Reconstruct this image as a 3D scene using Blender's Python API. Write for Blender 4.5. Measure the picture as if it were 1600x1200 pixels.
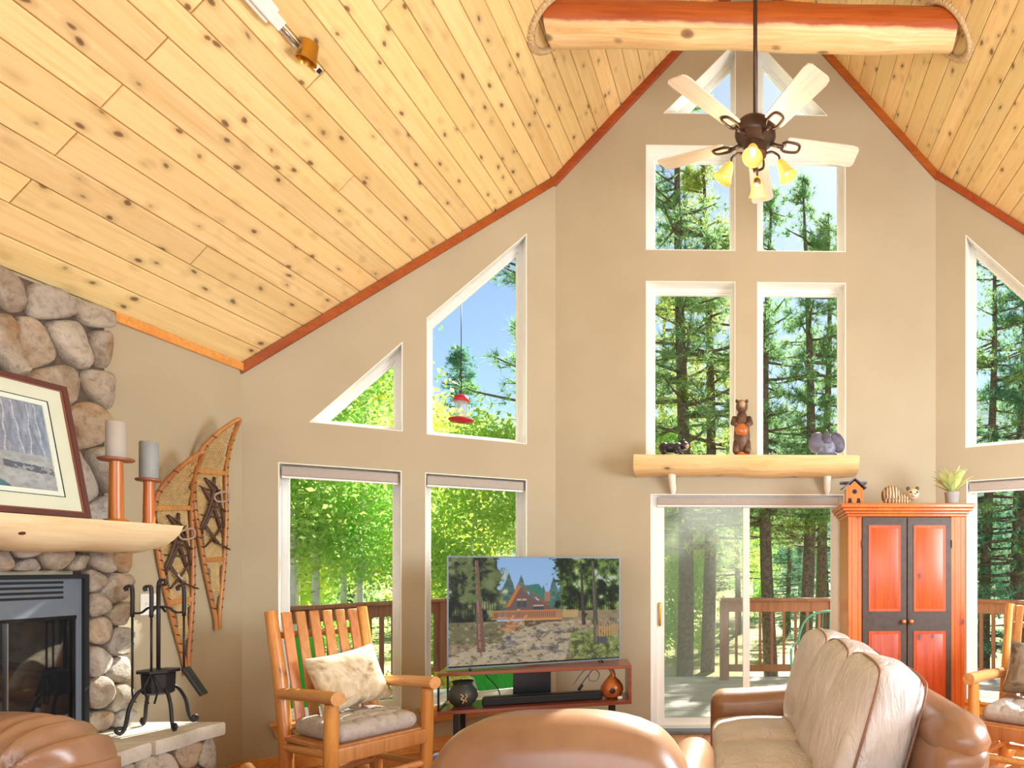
import bpy, bmesh, math, random
import numpy as np
from mathutils import Vector, Matrix, noise
from mathutils.geometry import tessellate_polygon
for o in list(bpy.data.objects): bpy.data.objects.remove(o)
S = bpy.context.scene
COL = S.collection
PI = math.pi
def R(a): return math.radians(a)

# ------------------------------------------------------------------ camera
cam_d = bpy.data.cameras.new('camera'); cam = bpy.data.objects.new('camera', cam_d); COL.objects.link(cam)
cam.location = (0, 0, 1.37); cam.rotation_euler = (PI/2, 0, -R(1.3))
cam_d.sensor_fit = 'HORIZONTAL'; cam_d.sensor_width = 36; cam_d.lens = 1010/1600*36
cam_d.shift_x = (800-1198)/1600; cam_d.shift_y = (888-600)/1600
cam_d.clip_start = .05; cam_d.clip_end = 2000
S.camera = cam
# ------------------------------------------------------------------ view
S.view_settings.view_transform = 'Standard'; S.view_settings.look = 'None'
S.view_settings.gamma = 1; S.view_settings.use_curve_mapping = False
S.view_settings.exposure = 0.2
# ------------------------------------------------------------------ sky
wd = bpy.data.worlds.new('sky'); S.world = wd; wd.use_nodes = True
wn = wd.node_tree.nodes; wl = wd.node_tree.links
sky = wn.new('ShaderNodeTexSky'); sky.sky_type = 'NISHITA'; sky.sun_disc = False
sky.sun_elevation = R(38); sky.sun_rotation = R(12); sky.air_density = 1.0; sky.dust_density = .3; sky.ozone_density = 1.2
wn['Background'].inputs[1].default_value = .14
wl.new(sky.outputs[0], wn['Background'].inputs[0])
# ------------------------------------------------------------------ sun: ahead and to the right, shining in through the glass
sd = bpy.data.lights.new('sun', 'SUN'); sun = bpy.data.objects.new('sun', sd); COL.objects.link(sun)
sd.energy = 18.0; sd.angle = R(.6); sd.color = (1, .96, .88)
_d = Vector((math.sin(R(12))*math.cos(R(38)), math.cos(R(12))*math.cos(R(38)), math.sin(R(38))))
sun.rotation_euler = _d.to_track_quat('Z', 'Y').to_euler()
# ------------------------------------------------------------------ added fill lights without a real source: rear and right side
def area(name, loc, tgt, sx, sy, e, col):
    d = bpy.data.lights.new(name, 'AREA'); d.shape = 'RECTANGLE'; d.size = sx; d.size_y = sy; d.energy = e; d.color = col
    o = bpy.data.objects.new(name, d); COL.objects.link(o); o.location = loc
    o.rotation_euler = (Vector(tgt)-Vector(loc)).to_track_quat('-Z', 'Y').to_euler()
    return o
area('rear_fill', (0, -2.7, 1.6), (0, 1.3, 6.0), 5.6, 2.6, 270, (.84, .92, 1))  # added fill behind the camera, aimed up at the ceiling
area('side_fill', (3.25, 2.3, 1.9), (-3.3, 3.3, 2.0), 2.4, 1.6, 290, (.84, .92, 1))  # added fill at the right wall to brighten the left one

# ------------------------------------------------------------------ helpers
class MB:
    def __init__(s): s.v = []; s.f = []
    def add(s, vs, fs):
        n = len(s.v); s.v += [tuple(p) for p in vs]; s.f += [tuple(i+n for i in f) for f in fs]; return s
    def box(s, x0, x1, y0, y1, z0, z1, M=None, ch=0):
        if ch:
            return s.rbox(((x0+x1)/2, (y0+y1)/2, (z0+z1)/2), (x1-x0, y1-y0, z1-z0), ch, 1, 1, M)
        v = [(x0,y0,z0),(x1,y0,z0),(x1,y1,z0),(x0,y1,z0),(x0,y0,z1),(x1,y0,z1),(x1,y1,z1),(x0,y1,z1)]
        if M is not None: v = [tuple(M @ Vector(p)) for p in v]
        return s.add(v, [(0,3,2,1),(4,5,6,7),(0,1,5,4),(1,2,6,5),(2,3,7,6),(3,0,4,7)])
    def rbox(s, c, size, r, k=3, n=1, M=None, fn=None):
        """box with rounded edges; k steps in each rounding, n steps across the flats; fn bends the points"""
        h = [a/2 for a in size]; r = min(r, min(h)*.999)
        def ticks(a):
            t = [-a + r*(1-math.cos(PI/2*i/k)) if k > 1 else (-a if i == 0 else -a+r) for i in range(k+1)]
            t = [-a + r*i/k for i in range(k+1)]
            m = [-(a-r) + 2*(a-r)*i/n for i in range(1, n)]
            return t + m + [-q for q in reversed(t)]
        T = [ticks(a) for a in h]; idx = {}; vs = []; fs = []
        def vert(p):
            key = tuple(round(q, 6) for q in p)
            if key in idx: return idx[key]
            inn = [max(-(h[i]-r), min(h[i]-r, p[i])) for i in range(3)]
            d = Vector([p[i]-inn[i] for i in range(3)])
            q = Vector(inn) + (d.normalized()*r if d.length > 1e-9 else Vector())
            if k == 1 and d.length > 1e-9 and sum(abs(e) > 1e-9 for e in d) >= 1: q = Vector(inn)+d.normalized()*r
            if fn: q = Vector(fn(q))
            q = q + Vector(c)
            if M is not None: q = M @ q
            idx[key] = len(vs); vs.append(tuple(q)); return idx[key]
        for ax in range(3):
            a, b = (ax+1) % 3, (ax+2) % 3
            for sg in (-1, 1):
                for i in range(len(T[a])-1):
                    for j in range(len(T[b])-1):
                        q = []
                        for (ii, jj) in ((i,j),(i+1,j),(i+1,j+1),(i,j+1)):
                            p = [0,0,0]; p[ax] = sg*h[ax]; p[a] = T[a][ii]; p[b] = T[b][jj]; q.append(vert(p))
                        q = list(dict.fromkeys(q))
                        if len(q) < 3: continue
                        fs.append(q if sg > 0 else q[::-1])
        return s.add(vs, fs)
    def tube(s, pts, r, n=8, caps=True, closed=False, M=None, squash=None):
        pts = [Vector(p) for p in pts]; m = len(pts)
        rr = r if isinstance(r, (list, tuple)) else [r]*m
        vs = []; fs = []; up = None
        for i, p in enumerate(pts):
            if closed: t = pts[(i+1) % m]-pts[i-1]
            else: t = pts[min(i+1, m-1)]-pts[max(i-1, 0)]
            t.normalize()
            if up is None:
                up = Vector((0,0,1)) if abs(t.z) < .9 else Vector((1,0,0))
            a = t.cross(up); 
            if a.length < 1e-6: a = t.orthogonal()
            a.normalize(); b = a.cross(t).normalized(); up = b
            for j in range(n):
                w = 2*PI*j/n; q = a*math.cos(w)*rr[i] + b*math.sin(w)*rr[i]*(squash or 1)
                q = p+q
                if M is not None: q = M @ q
                vs.append(tuple(q))
        for i in range(m if closed else m-1):
            k = (i+1) % m
            for j in range(n):
                l = (j+1) % n; fs.append((i*n+j, i*n+l, k*n+l, k*n+j))
        if caps and not closed:
            fs.append(tuple(range(n-1, -1, -1))); fs.append(tuple((m-1)*n+j for j in range(n)))
        return s.add(vs, fs)
    def lathe(s, prof, n=16, c=(0,0,0), M=None, cap=True):
        vs = []; fs = []
        for (r, z) in prof:
            for j in range(n):
                w = 2*PI*j/n; q = Vector((c[0]+r*math.cos(w), c[1]+r*math.sin(w), c[2]+z))
                if M is not None: q = M @ q
                vs.append(tuple(q))
        for i in range(len(prof)-1):
            for j in range(n):
                l = (j+1) % n; fs.append((i*n+j, i*n+l, (i+1)*n+l, (i+1)*n+j))
        if cap:
            fs.append(tuple(range(n-1, -1, -1))); fs.append(tuple((len(prof)-1)*n+j for j in range(n)))
        return s.add(vs, fs)
    def ell(s, c, r, n=12, m=8, M=None, fn=None):
        vs = []; fs = []
        for i in range(m+1):
            a = PI*i/m
            for j in range(n):
                w = 2*PI*j/n; q = Vector((r[0]*math.sin(a)*math.cos(w), r[1]*math.sin(a)*math.sin(w), -r[2]*math.cos(a)))
                if fn: q = Vector(fn(q))
                if M is not None: q = M @ q
                vs.append(tuple(q+Vector(c)))
        for i in range(m):
            for j in range(n):
                l = (j+1) % n; fs.append((i*n+j, i*n+l, (i+1)*n+l, (i+1)*n+j))
        return s.add(vs, fs)
    def poly(s, pts, y0, y1):
        """prism: polygon (u,z) extruded along y"""
        n = len(pts); vs = [(u, y0, z) for u, z in pts] + [(u, y1, z) for u, z in pts]
        fs = [tuple(range(n)), tuple(range(2*n-1, n-1, -1))] + [(i, n+i, n+(i+1) % n, (i+1) % n) for i in range(n)]
        return s.add(vs, fs)
    def ring(s, pts, w, y0, y1):
        """frame of width w just inside polygon (u,z)"""
        n = len(pts); q = inset(pts, w); vs = []
        for P_ in (pts, q):
            for y in (y0, y1): vs += [(u, y, z) for u, z in P_]
        o0, o1, i0, i1 = 0, n, 2*n, 3*n; fs = []
        for i in range(n):
            j = (i+1) % n
            fs += [(o0+i, o0+j, i0+j, i0+i), (o1+j, o1+i, i1+i, i1+j), (i0+i, i0+j, i1+j, i1+i), (o0+j, o0+i, o1+i, o1+j)]
        return s.add(vs, fs)
    def build(s, name, mat, parent=None, smooth=False, fixn=True):
        me = bpy.data.meshes.new(name); me.from_pydata(s.v, [], s.f)
        if fixn:
            bm = bmesh.new(); bm.from_mesh(me); bmesh.ops.remove_doubles(bm, verts=bm.verts, dist=1e-5)
            bmesh.ops.recalc_face_normals(bm, faces=bm.faces); bm.to_mesh(me); bm.free()
        if mat is not None: me.materials.append(mat)
        if smooth:
            me.polygons.foreach_set('use_smooth', [True]*len(me.polygons))
            if smooth != 'all':
                try: me.set_sharp_from_angle(angle=R(smooth if smooth is not True else 40))
                except Exception: pass
        o = bpy.data.objects.new(name, me); COL.objects.link(o)
        if parent is not None: o.parent = parent
        return o
def inset(pts, w):
    n = len(pts); c = (sum(p[0] for p in pts)/n, sum(p[1] for p in pts)/n); L = []
    for i in range(n):
        a = Vector(pts[i]); b = Vector(pts[(i+1) % n]); d = (b-a).normalized(); nn = Vector((-d.y, d.x))
        if (Vector(c)-a).dot(nn) < 0: nn = -nn
        L.append((a+nn*w, d))
    out = []
    for i in range(n):
        p, d = L[i-1]; q, e = L[i]; den = d.x*e.y-d.y*e.x
        t = ((q.x-p.x)*e.y-(q.y-p.y)*e.x)/den; out.append(tuple(p+d*t))
    return out
def tag(o, label=None, cat=None, group=None, kind=None):
    if label: o['label'] = label
    if cat: o['category'] = cat
    if group: o['group'] = group
    if kind: o['kind'] = kind
    return o
def thing(name, label, cat, loc=(0,0,0), rz=0, group=None, kind=None):
    o = bpy.data.objects.new(name, None); COL.objects.link(o); o.empty_display_size = .1
    o.location = loc; o.rotation_euler = (0, 0, rz); return tag(o, label, cat, group, kind)
def copy_tree(o, parent=None):
    c = o.copy(); COL.objects.link(c)
    if parent is not None: c.parent = parent
    for ch in list(o.children): copy_tree(ch, c)
    return c
def at(o, loc, rot=None, sc=None):
    o.location = loc
    if rot is not None: o.rotation_euler = rot
    if sc is not None: o.scale = (sc,)*3 if not isinstance(sc, (tuple, list)) else sc
    return o
def bez(p0, p1, p2, n=8):
    p0, p1, p2 = map(Vector, (p0, p1, p2))
    return [p0*(1-t)**2+p1*2*t*(1-t)+p2*t*t for t in (i/n for i in range(n+1))]
def spline(P, n=6, closed=False):
    P = [Vector(p) for p in P]; out = []; m = len(P)
    for i in range(m if closed else m-1):
        g = (lambda k: P[k % m]) if closed else (lambda k: P[max(0, min(m-1, k))])
        a, b, c, d = g(i-1), g(i), g(i+1), g(i+2)
        for k in range(n):
            t = k/n; out.append(.5*((2*b)+(c-a)*t+(2*a-5*b+4*c-d)*t*t+(3*b-a-3*c+d)*t**3))
    if not closed: out.append(P[-1])
    return out

# ------------------------------------------------------------------ materials
def lin(r, g, b):
    f = lambda c: (c/255/12.92) if c/255 <= .04045 else ((c/255+.055)/1.055)**2.4
    return (f(r), f(g), f(b), 1)
class NT:
    def __init__(s, name):
        s.m = bpy.data.materials.new(name); s.m.use_nodes = True; s.t = s.m.node_tree; s.n = s.t.nodes; s.l = s.t.links
        s.b = s.n['Principled BSDF']; s.out = s.n['Material Output']
    def new(s, t, **kw):
        n = s.n.new('ShaderNode'+t)
        for k, v in kw.items(): setattr(n, k, v)
        return n
    def link(s, a, b): s.l.new(a, b)
    def mapping(s, sc=(1,1,1), rnd=True, src='Object'):
        tc = s.new('TexCoord'); mp = s.new('Mapping'); mp.inputs['Scale'].default_value = sc
        s.link(tc.outputs[src], mp.inputs[0])
        if rnd:
            oi = s.new('ObjectInfo'); mu = s.new('Math', operation='MULTIPLY'); mu.inputs[1].default_value = 37.7
            s.link(oi.outputs['Random'], mu.inputs[0]); s.link(mu.outputs[0], mp.inputs['Location'])
        return mp.outputs[0]
    def noise(s, vec, scale=5, detail=4, rough=.6, dist=0):
        n = s.new('TexNoise'); n.inputs['Scale'].default_value = scale; n.inputs['Detail'].default_value = detail
        n.inputs['Roughness'].default_value = rough; n.inputs['Distortion'].default_value = dist
        if vec is not None: s.link(vec, n.inputs['Vector'])
        return n.outputs[0]
    def ramp(s, fac, stops):
        r = s.new('ValToRGB'); e = r.color_ramp.elements
        while len(e) > 1: e.remove(e[-1])
        e[0].position = stops[0][0]; e[0].color = stops[0][1]
        for p, c in stops[1:]:
            q = e.new(p); q.color = c
        s.link(fac, r.inputs[0]); return r.outputs[0]
    def mix(s, fac, a, b, mode='MIX'):
        m = s.new('MixRGB', blend_type=mode)
        for i, v in ((0, fac), (1, a), (2, b)):
            if hasattr(v, 'node'): s.link(v, m.inputs[i])
            else: m.inputs[i].default_value = v
        return m.outputs[0]
    def hsv(s, col, val=.15, hue=.01):
        oi = s.new('ObjectInfo'); h = s.new('HueSaturation')
        mr = s.new('MapRange'); mr.inputs[3].default_value = 1-val; mr.inputs[4].default_value = 1+val
        s.link(oi.outputs['Random'], mr.inputs[0]); s.link(mr.outputs[0], h.inputs['Value']); s.link(col, h.inputs['Color'])
        fr = s.new('Math', operation='MULTIPLY'); fr.inputs[1].default_value = 7.31; s.link(oi.outputs['Random'], fr.inputs[0])
        fc = s.new('Math', operation='FRACT'); s.link(fr.outputs[0], fc.inputs[0])
        m2 = s.new('MapRange'); m2.inputs[3].default_value = .5-hue; m2.inputs[4].default_value = .5+hue
        s.link(fc.outputs[0], m2.inputs[0]); s.link(m2.outputs[0], h.inputs['Hue'])
        return h.outputs[0]
    def bump(s, h, strength=.3, dist=.01):
        b = s.new('Bump'); b.inputs['Strength'].default_value = strength; b.inputs['Distance'].default_value = dist
        s.link(h, b.inputs['Height']); s.link(b.outputs[0], s.b.inputs['Normal'])
    def col(s, c):
        if hasattr(c, 'node'): s.link(c, s.b.inputs['Base Color'])
        else: s.b.inputs['Base Color'].default_value = c
    def set(s, rough=.5, metal=0, spec=None):
        s.b.inputs['Roughness'].default_value = rough; s.b.inputs['Metallic'].default_value = metal
        if spec is not None: s.b.inputs['Specular IOR Level'].default_value = spec
        return s.m
def plain(name, c, rough=.5, metal=0, var=.08, sc=8, bump=0, spec=None):
    t = NT(name); v = t.mapping((1,1,1))
    nz = t.noise(v, sc, 4)
    lo = tuple(a*(1-var*2) for a in c[:3])+(1,); hi = tuple(min(1, a*(1+var)) for a in c[:3])+(1,)
    t.col(t.ramp(nz, [(.3, lo), (.7, hi)]))
    if bump: t.bump(nz, bump)
    return t.set(rough, metal, spec)
def wood(name, c1, c2, axis='X', grain=14, knots=0, kcol=None, rough=.45, val=.12, hue=.008, ksz=.085, kscale=4.2, bump=.12, spec=None, coat=0):
    """c1 light, c2 dark; grain runs along axis"""
    t = NT(name); ai = 'XYZ'.index(axis)
    sc = [1,1,1]; sc[ai] = .06; v = t.mapping(tuple(sc))
    g = t.noise(v, grain*2.6, 6, .7, 1.0); c = t.ramp(g, [(.28, c2), (.5, tuple((a*.4+b*.6) for a, b in zip(c2, c1))), (.72, c1)])
    s2 = [3,3,3]; s2[ai] = .35; big = t.noise(t.mapping(tuple(s2)), 1.1, 2, .5)
    c = t.mix(t.ramp(big, [(.45, (0,0,0,1)), (.75, (.55,.55,.55,1))]), c, c2)
    if knots:
        s3 = [1,1,1]; s3[ai] = .62; vk = t.mapping(tuple(s3))
        dn = t.new('TexNoise'); dn.inputs['Scale'].default_value = 9; t.link(vk, dn.inputs['Vector'])
        wv = t.mix(.05, vk, dn.outputs['Color'], 'ADD')
        vo = t.new('TexVoronoi'); vo.inputs['Scale'].default_value = kscale; t.link(wv, vo.inputs['Vector'])
        d = vo.outputs['Distance']
        halo = t.ramp(d, [(0, (knots,)*3+(1,)), (ksz*.8, (knots*.9,)*3+(1,)), (ksz*1.25, (.25*knots,)*3+(1,)), (ksz*3, (0,0,0,1))])
        c = t.mix(halo, c, kcol)
    c = t.hsv(c, val, hue); t.col(c)
    if bump: t.bump(g, bump, .004)
    if coat: t.b.inputs['Coat Weight'].default_value = coat; t.b.inputs['Coat Roughness'].default_value = .2
    return t.set(rough, 0, spec)
def emit(name, c, st):
    t = NT(name); t.b.inputs['Base Color'].default_value = c; t.b.inputs['Emission Color'].default_value = c
    t.b.inputs['Emission Strength'].default_value = st; return t.set(.5)
MT = {}
# walls and trim
t = NT('wall_paint'); n1 = t.noise(t.mapping((1,1,1), False), 55, 3); t.col(t.ramp(t.noise(t.mapping((1,1,1), False), 1.3, 2), [(.3, lin(174,161,134)), (.7, lin(182,170,143))]))
t.bump(n1, .25, .003); MT['wall'] = t.set(.75)
MT['white'] = plain('white_paint', lin(240,238,230), .45, var=.02)
MT['vinyl'] = plain('white_vinyl', lin(226,226,220), .35, var=.02)
MT['shade'] = plain('shade_fabric', lin(178,168,158), .7, var=.04, sc=60)
MT['ceil'] = wood('ceiling_pine', lin(238,211,154), lin(218,182,118), 'X', 9, .92, lin(96,60,28), .36, .075, .005, .12, 10.5)
MT['trim'] = wood('stained_trim', lin(230,170,86), lin(200,130,54), 'X', 12, .8, lin(90,40,12), .4, .08)
MT['trimz'] = wood('stained_trim_up', lin(216,140,62), lin(170,92,30), 'Z', 12, .8, lin(90,40,12), .4, .08)
MT['redtrim'] = wood('dark_stained_trim', lin(178,88,32), lin(132,56,18), 'X', 12, 0, None, .4, .06)
MT['floor'] = wood('floor_oak', lin(214,150,84), lin(166,100,48), 'Y', 10, .6, lin(96,50,20), .3, .14, .01, coat=.3)
MT['log'] = wood('peeled_log', lin(242,212,158), lin(212,164,98), 'X', 9, .9, lin(92,54,24), .4, .05, ksz=.1, kscale=7)
MT['beam'] = wood('beam_log', lin(232,186,120), lin(184,112,50), 'X', 7, .9, lin(92,44,16), .4, .05, ksz=.06, kscale=3.2)
MT['mantel'] = wood('mantel_log', lin(244,230,192), lin(220,194,142), 'Y', 9, .92, lin(74,50,28), .4, .03, ksz=.11, kscale=6.5)
MT['chairlog'] = wood('varnished_pine', lin(226,164,84), lin(184,114,46), 'Z', 10, .75, lin(92,44,14), .35, .1, ksz=.07, kscale=6, coat=.3)
MT['chairx'] = wood('varnished_pine_cross', lin(226,172,108), lin(188,122,64), 'Y', 10, .6, lin(92,44,14), .38, .1, kscale=6)
MT['slat'] = wood('slat_pine', lin(210,148,92), lin(168,104,56), 'Z', 12, .3, lin(92,44,14), .4, .1)
MT['arm'] = wood('armoire_red_pine', lin(206,90,16), lin(160,54,7), 'Z', 12, .85, lin(70,16,6), .35, .07, .006, ksz=.075, kscale=5, coat=.25)
MT['armo'] = wood('armoire_orange_pine', lin(222,124,38), lin(180,82,16), 'Z', 12, .8, lin(80,20,6), .35, .06, ksz=.085, kscale=5, coat=.25)
MT['armd'] = plain('armoire_dark_paint', lin(74,60,50), .45, var=.15, sc=20)
MT['deck'] = wood('deck_wood', lin(226,212,196), lin(188,172,156), 'X', 12, .3, lin(80,60,44), .6, .1)
MT['rail'] = wood('rail_redwood', lin(186,122,86), lin(138,82,54), 'Z', 10, .2, lin(80,40,24), .6, .12)
t = NT('beam_painted_shade'); v = t.mapping((.05,1,1)); g = t.noise(v, 30, 6, .7, 1.0)  # shade painted into the colour: darker front and top, paler underside
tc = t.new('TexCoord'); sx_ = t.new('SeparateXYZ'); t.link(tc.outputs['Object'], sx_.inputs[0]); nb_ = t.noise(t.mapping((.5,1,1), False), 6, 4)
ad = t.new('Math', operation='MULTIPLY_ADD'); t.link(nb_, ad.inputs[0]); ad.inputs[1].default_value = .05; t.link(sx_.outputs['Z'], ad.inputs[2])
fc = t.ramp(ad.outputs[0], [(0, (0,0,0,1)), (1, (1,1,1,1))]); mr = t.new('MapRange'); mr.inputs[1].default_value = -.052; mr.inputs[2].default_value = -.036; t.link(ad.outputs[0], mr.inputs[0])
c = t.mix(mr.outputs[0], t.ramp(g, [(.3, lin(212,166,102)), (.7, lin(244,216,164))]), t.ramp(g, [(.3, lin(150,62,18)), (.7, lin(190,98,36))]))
vo = t.new('TexVoronoi'); vo.inputs['Scale'].default_value = 5; t.link(t.mapping((.6,1,1), False), vo.inputs['Vector']); c = t.mix(t.ramp(vo.outputs['Distance'], [(0, (.85,)*3+(1,)), (.1, (.7,)*3+(1,)), (.16, (0,0,0,1))]), c, lin(88,44,18)); t.col(c); MT['beam_shaded'] = t.set(.4)
# stone
t = NT('field_stone'); v = t.mapping((1,1,1)); nz = t.noise(v, 7, 8, .7, .6); n2 = t.noise(v, 26, 6, .7)
oi = t.new('ObjectInfo')
base = t.ramp(oi.outputs['Random'], [(0, lin(140,130,120)), (.2, lin(158,136,110)), (.4, lin(190,184,176)), (.58, lin(170,138,98)), (.78, lin(132,116,106)), (1, lin(206,194,174))])
c = t.mix(t.ramp(nz, [(.35, (0,0,0,1)), (.7, (.75,.75,.75,1))]), base, lin(206,196,180))
n3 = t.noise(v, 2.6, 3, .6, .4); c = t.mix(t.ramp(n3, [(.58, (0,0,0,1)), (.72, (.7,.7,.7,1))]), c, lin(170,120,62))
c = t.mix(t.ramp(n2, [(.3, (.62,.62,.62,1)), (.5, (0,0,0,1))]), c, lin(92,78,68))
t.col(c); t.bump(t.mix(.5, n2, nz), 1.0, .03); MT['stone'] = t.set(.8)
MT['mortar'] = plain('mortar', lin(96,82,70), .9, var=.2, sc=30, bump=.6)
t = NT('hearth_slab'); v = t.mapping((1,1,1)); t.col(t.ramp(t.noise(v, 5, 7, .65), [(.3, lin(176,168,154)), (.55, lin(206,200,188)), (.75, lin(222,212,190))])); t.bump(t.noise(v, 18, 6), .5, .01); MT['slab'] = t.set(.75)
# leather
t = NT('tan_leather'); v = t.mapping((1,1,1), False); nz = t.noise(v, 3.2, 4, .6); fine = t.noise(v, 120, 3)
t.col(t.ramp(nz, [(.3, lin(126,90,64)), (.5, lin(142,104,76)), (.72, lin(156,120,92))])); t.bump(fine, .12, .002); MT['leather'] = t.set(.33, 0, .7)
t = NT('pale_leather'); v = t.mapping((1,1,1), False); nz = t.noise(v, 4, 5, .6); wv = t.noise(t.mapping((2,2,.7), False), 7, 4, .6, 1.5)
t.col(t.ramp(nz, [(.3, lin(194,184,178)), (.7, lin(216,208,204))])); t.bump(wv, .75, .02); MT['leather2'] = t.set(.32, 0, .7)
MT['piping'] = plain('leather_piping', lin(140,100,74), .4)
# metals, plastics, glass
MT['iron'] = plain('black_iron', lin(44,42,44), .5, .3, var=.2)
MT['bronze'] = plain('dark_bronze', lin(74,56,46), .35, .6, var=.2)
MT['black'] = plain('black_plastic', lin(20,20,22), .3, var=.2)
MT['grey'] = plain('grey_metal', lin(116,128,140), .45, .25, var=.06)
MT['dark'] = plain('dark_slot', lin(22,24,28), .7)
MT['steel'] = plain('steel', lin(170,172,176), .25, .9, var=.04)
MT['brass'] = plain('brass', lin(200,150,60), .3, .9, var=.05)
MT['copper'] = plain('copper', lin(206,140,104), .3, .8, var=.05)
t = NT('window_glass'); tr = t.new('BsdfTransparent'); tr.inputs[0].default_value = (.95,.98,.97,1); gl = t.new('BsdfGlossy'); gl.inputs['Roughness'].default_value = .02
lw = t.new('LayerWeight'); lw.inputs[0].default_value = .05; mx = t.new('MixShader'); t.link(lw.outputs['Fresnel'], mx.inputs[0]); t.link(tr.outputs[0], mx.inputs[1]); t.link(gl.outputs[0], mx.inputs[2]); t.link(mx.outputs[0], t.out.inputs[0]); MT['glass'] = t.m
t = NT('insect_screen'); tr = t.new('BsdfTransparent'); tr.inputs[0].default_value = (.9,.9,.88,1); df = t.new('BsdfDiffuse'); df.inputs[0].default_value = lin(170,172,168)
tl = t.new('BsdfTranslucent'); tl.inputs[0].default_value = lin(190,190,184); m2 = t.new('MixShader'); m2.inputs[0].default_value = .5; t.link(df.outputs[0], m2.inputs[1]); t.link(tl.outputs[0], m2.inputs[2])
mx = t.new('MixShader'); mx.inputs[0].default_value = .22; t.link(tr.outputs[0], mx.inputs[1]); t.link(m2.outputs[0], mx.inputs[2]); t.link(mx.outputs[0], t.out.inputs[0]); MT['screen'] = t.m
t = NT('firebox_glass'); t.col((.012,.013,.015,1)); MT['fireglass'] = t.set(.04, 0, .9)
# ================================================================== ROOM SHELL
ZR, PT = 6.36, 1.085
def zc(x): return ZR - PT*abs(x)
LW0, LW1 = Vector((-3.356, 4.332)), Vector((-1.62, 5.37))
RW0, RW1 = Vector((1.535, 5.37)), Vector((3.356, 4.28))
XL, XR, YB, YC = -3.356, 3.356, -3.4, 5.37
aL = math.atan2(LW1.y-LW0.y, LW1.x-LW0.x); aR = math.atan2(RW1.y-RW0.y, RW1.x-RW0.x)
nL, nR_ = (LW1-LW0).length, (RW1-RW0).length
def yfront(x):
    if x < LW1.x: return LW1.y + (x-LW1.x)*math.tan(aL)
    if x > RW0.x: return RW0.y + (x-RW0.x)*math.tan(aR)
    return YC
def wall(name, p0, ang, outline, holes, label, th=.2):
    loops = [[Vector((u, 0, z)) for u, z in outline]] + [[Vector((u, 0, z)) for u, z in h] for h in holes]
    tris = tessellate_polygon(loops); flat = [p for l in loops for p in l]; n = len(flat)
    m = MB(); vs = [tuple(p) for p in flat] + [(p.x, th, p.z) for p in flat]; fs = []
    for a, b, c in tris: fs += [(a, b, c), (n+c, n+b, n+a)]
    k = 0
    for l in loops:
        for i in range(len(l)): j = (i+1) % len(l); fs.append((k+i, k+j, n+k+j, n+k+i))
        k += len(l)
    m.add(vs, fs); o = m.build(name, MT['wall']); o.location = (p0[0], p0[1], 0); o.rotation_euler = (0, 0, ang)
    return tag(o, label, 'wall', kind='structure')
# window openings, (u along the wall, z)
rect = lambda u0, u1, z0, z1: [(u0, z0), (u1, z0), (u1, z1), (u0, z1)]
HL = [rect(.19, .915, .335, 2.085), rect(1.068, 1.795, .335, 2.085), [(.36, 2.375), (.922, 2.375), (.922, 3.035)], [(1.078, 2.37), (1.795, 2.37), (1.795, 4.07), (1.078, 3.24)]]
u0 = 1.62
HC = [rect(u0-.879, u0-.139, 4.005, 4.875), rect(u0+.042, u0+.78, 4.005, 4.875), rect(u0-.879, u0-.139, 2.265, 3.748), rect(u0+.042, u0+.782, 2.265, 3.748),
      [(u0-.735, 5.137), (u0-.135, 5.137), (u0-.135, 5.745)], [(u0+.047, 5.137), (u0+.63, 5.137), (u0+.047, 5.745)]]
HD = rect(u0-.84, u0+.77, .012, 1.985)
HR = [rect(.25, .97, .3, 2.085), [(.243, 2.355), (.96, 2.355), (.96, 3.27), (.243, 4.1)], rect(1.13, 1.86, .3, 2.085), [(1.13, 2.355), (1.7, 2.355), (1.13, 3.03)]]
wall('wall_left_wing', LW0, aL, [(0, 0), (nL, 0), (nL, zc(LW1.x)), (0, zc(LW0.x))], HL, 'beige angled wall with two tall windows and two sloped windows above')
wall('wall_center', LW1, 0, [(0, 0), (3.155, 0), (3.155, zc(RW0.x)), (1.62, ZR), (0, zc(LW1.x))], HC+[HD], 'beige gable wall holding the sliding door and stacked windows')
wall('wall_right_wing', RW0, aR, [(0, 0), (nR_, 0), (nR_, zc(RW1.x)), (0, zc(RW0.x))], HR, 'beige angled wall with windows behind the right rocking chair')
for nm, x0, x1, lb in (('wall_left', XL-.2, XL, 'beige side wall with snowshoes and stone chimney'), ('wall_right', XR, XR+.2, 'beige side wall opposite the stone chimney')):
    tag(MB().box(x0, x1, YB, 4.45 if x0 < 0 else 4.40, 0, zc(XL)).build(nm, MT['wall']), lb, 'wall', kind='structure')
m = MB(); m.poly([(XL-.2, 0), (XR+.2, 0), (XR+.2, zc(XR)), (0, ZR), (XL-.2, zc(XL))], YB-.2, YB); tag(m.build('wall_rear', MT['wall']), 'beige rear gable wall behind the seating', 'wall', kind='structure')
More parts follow.
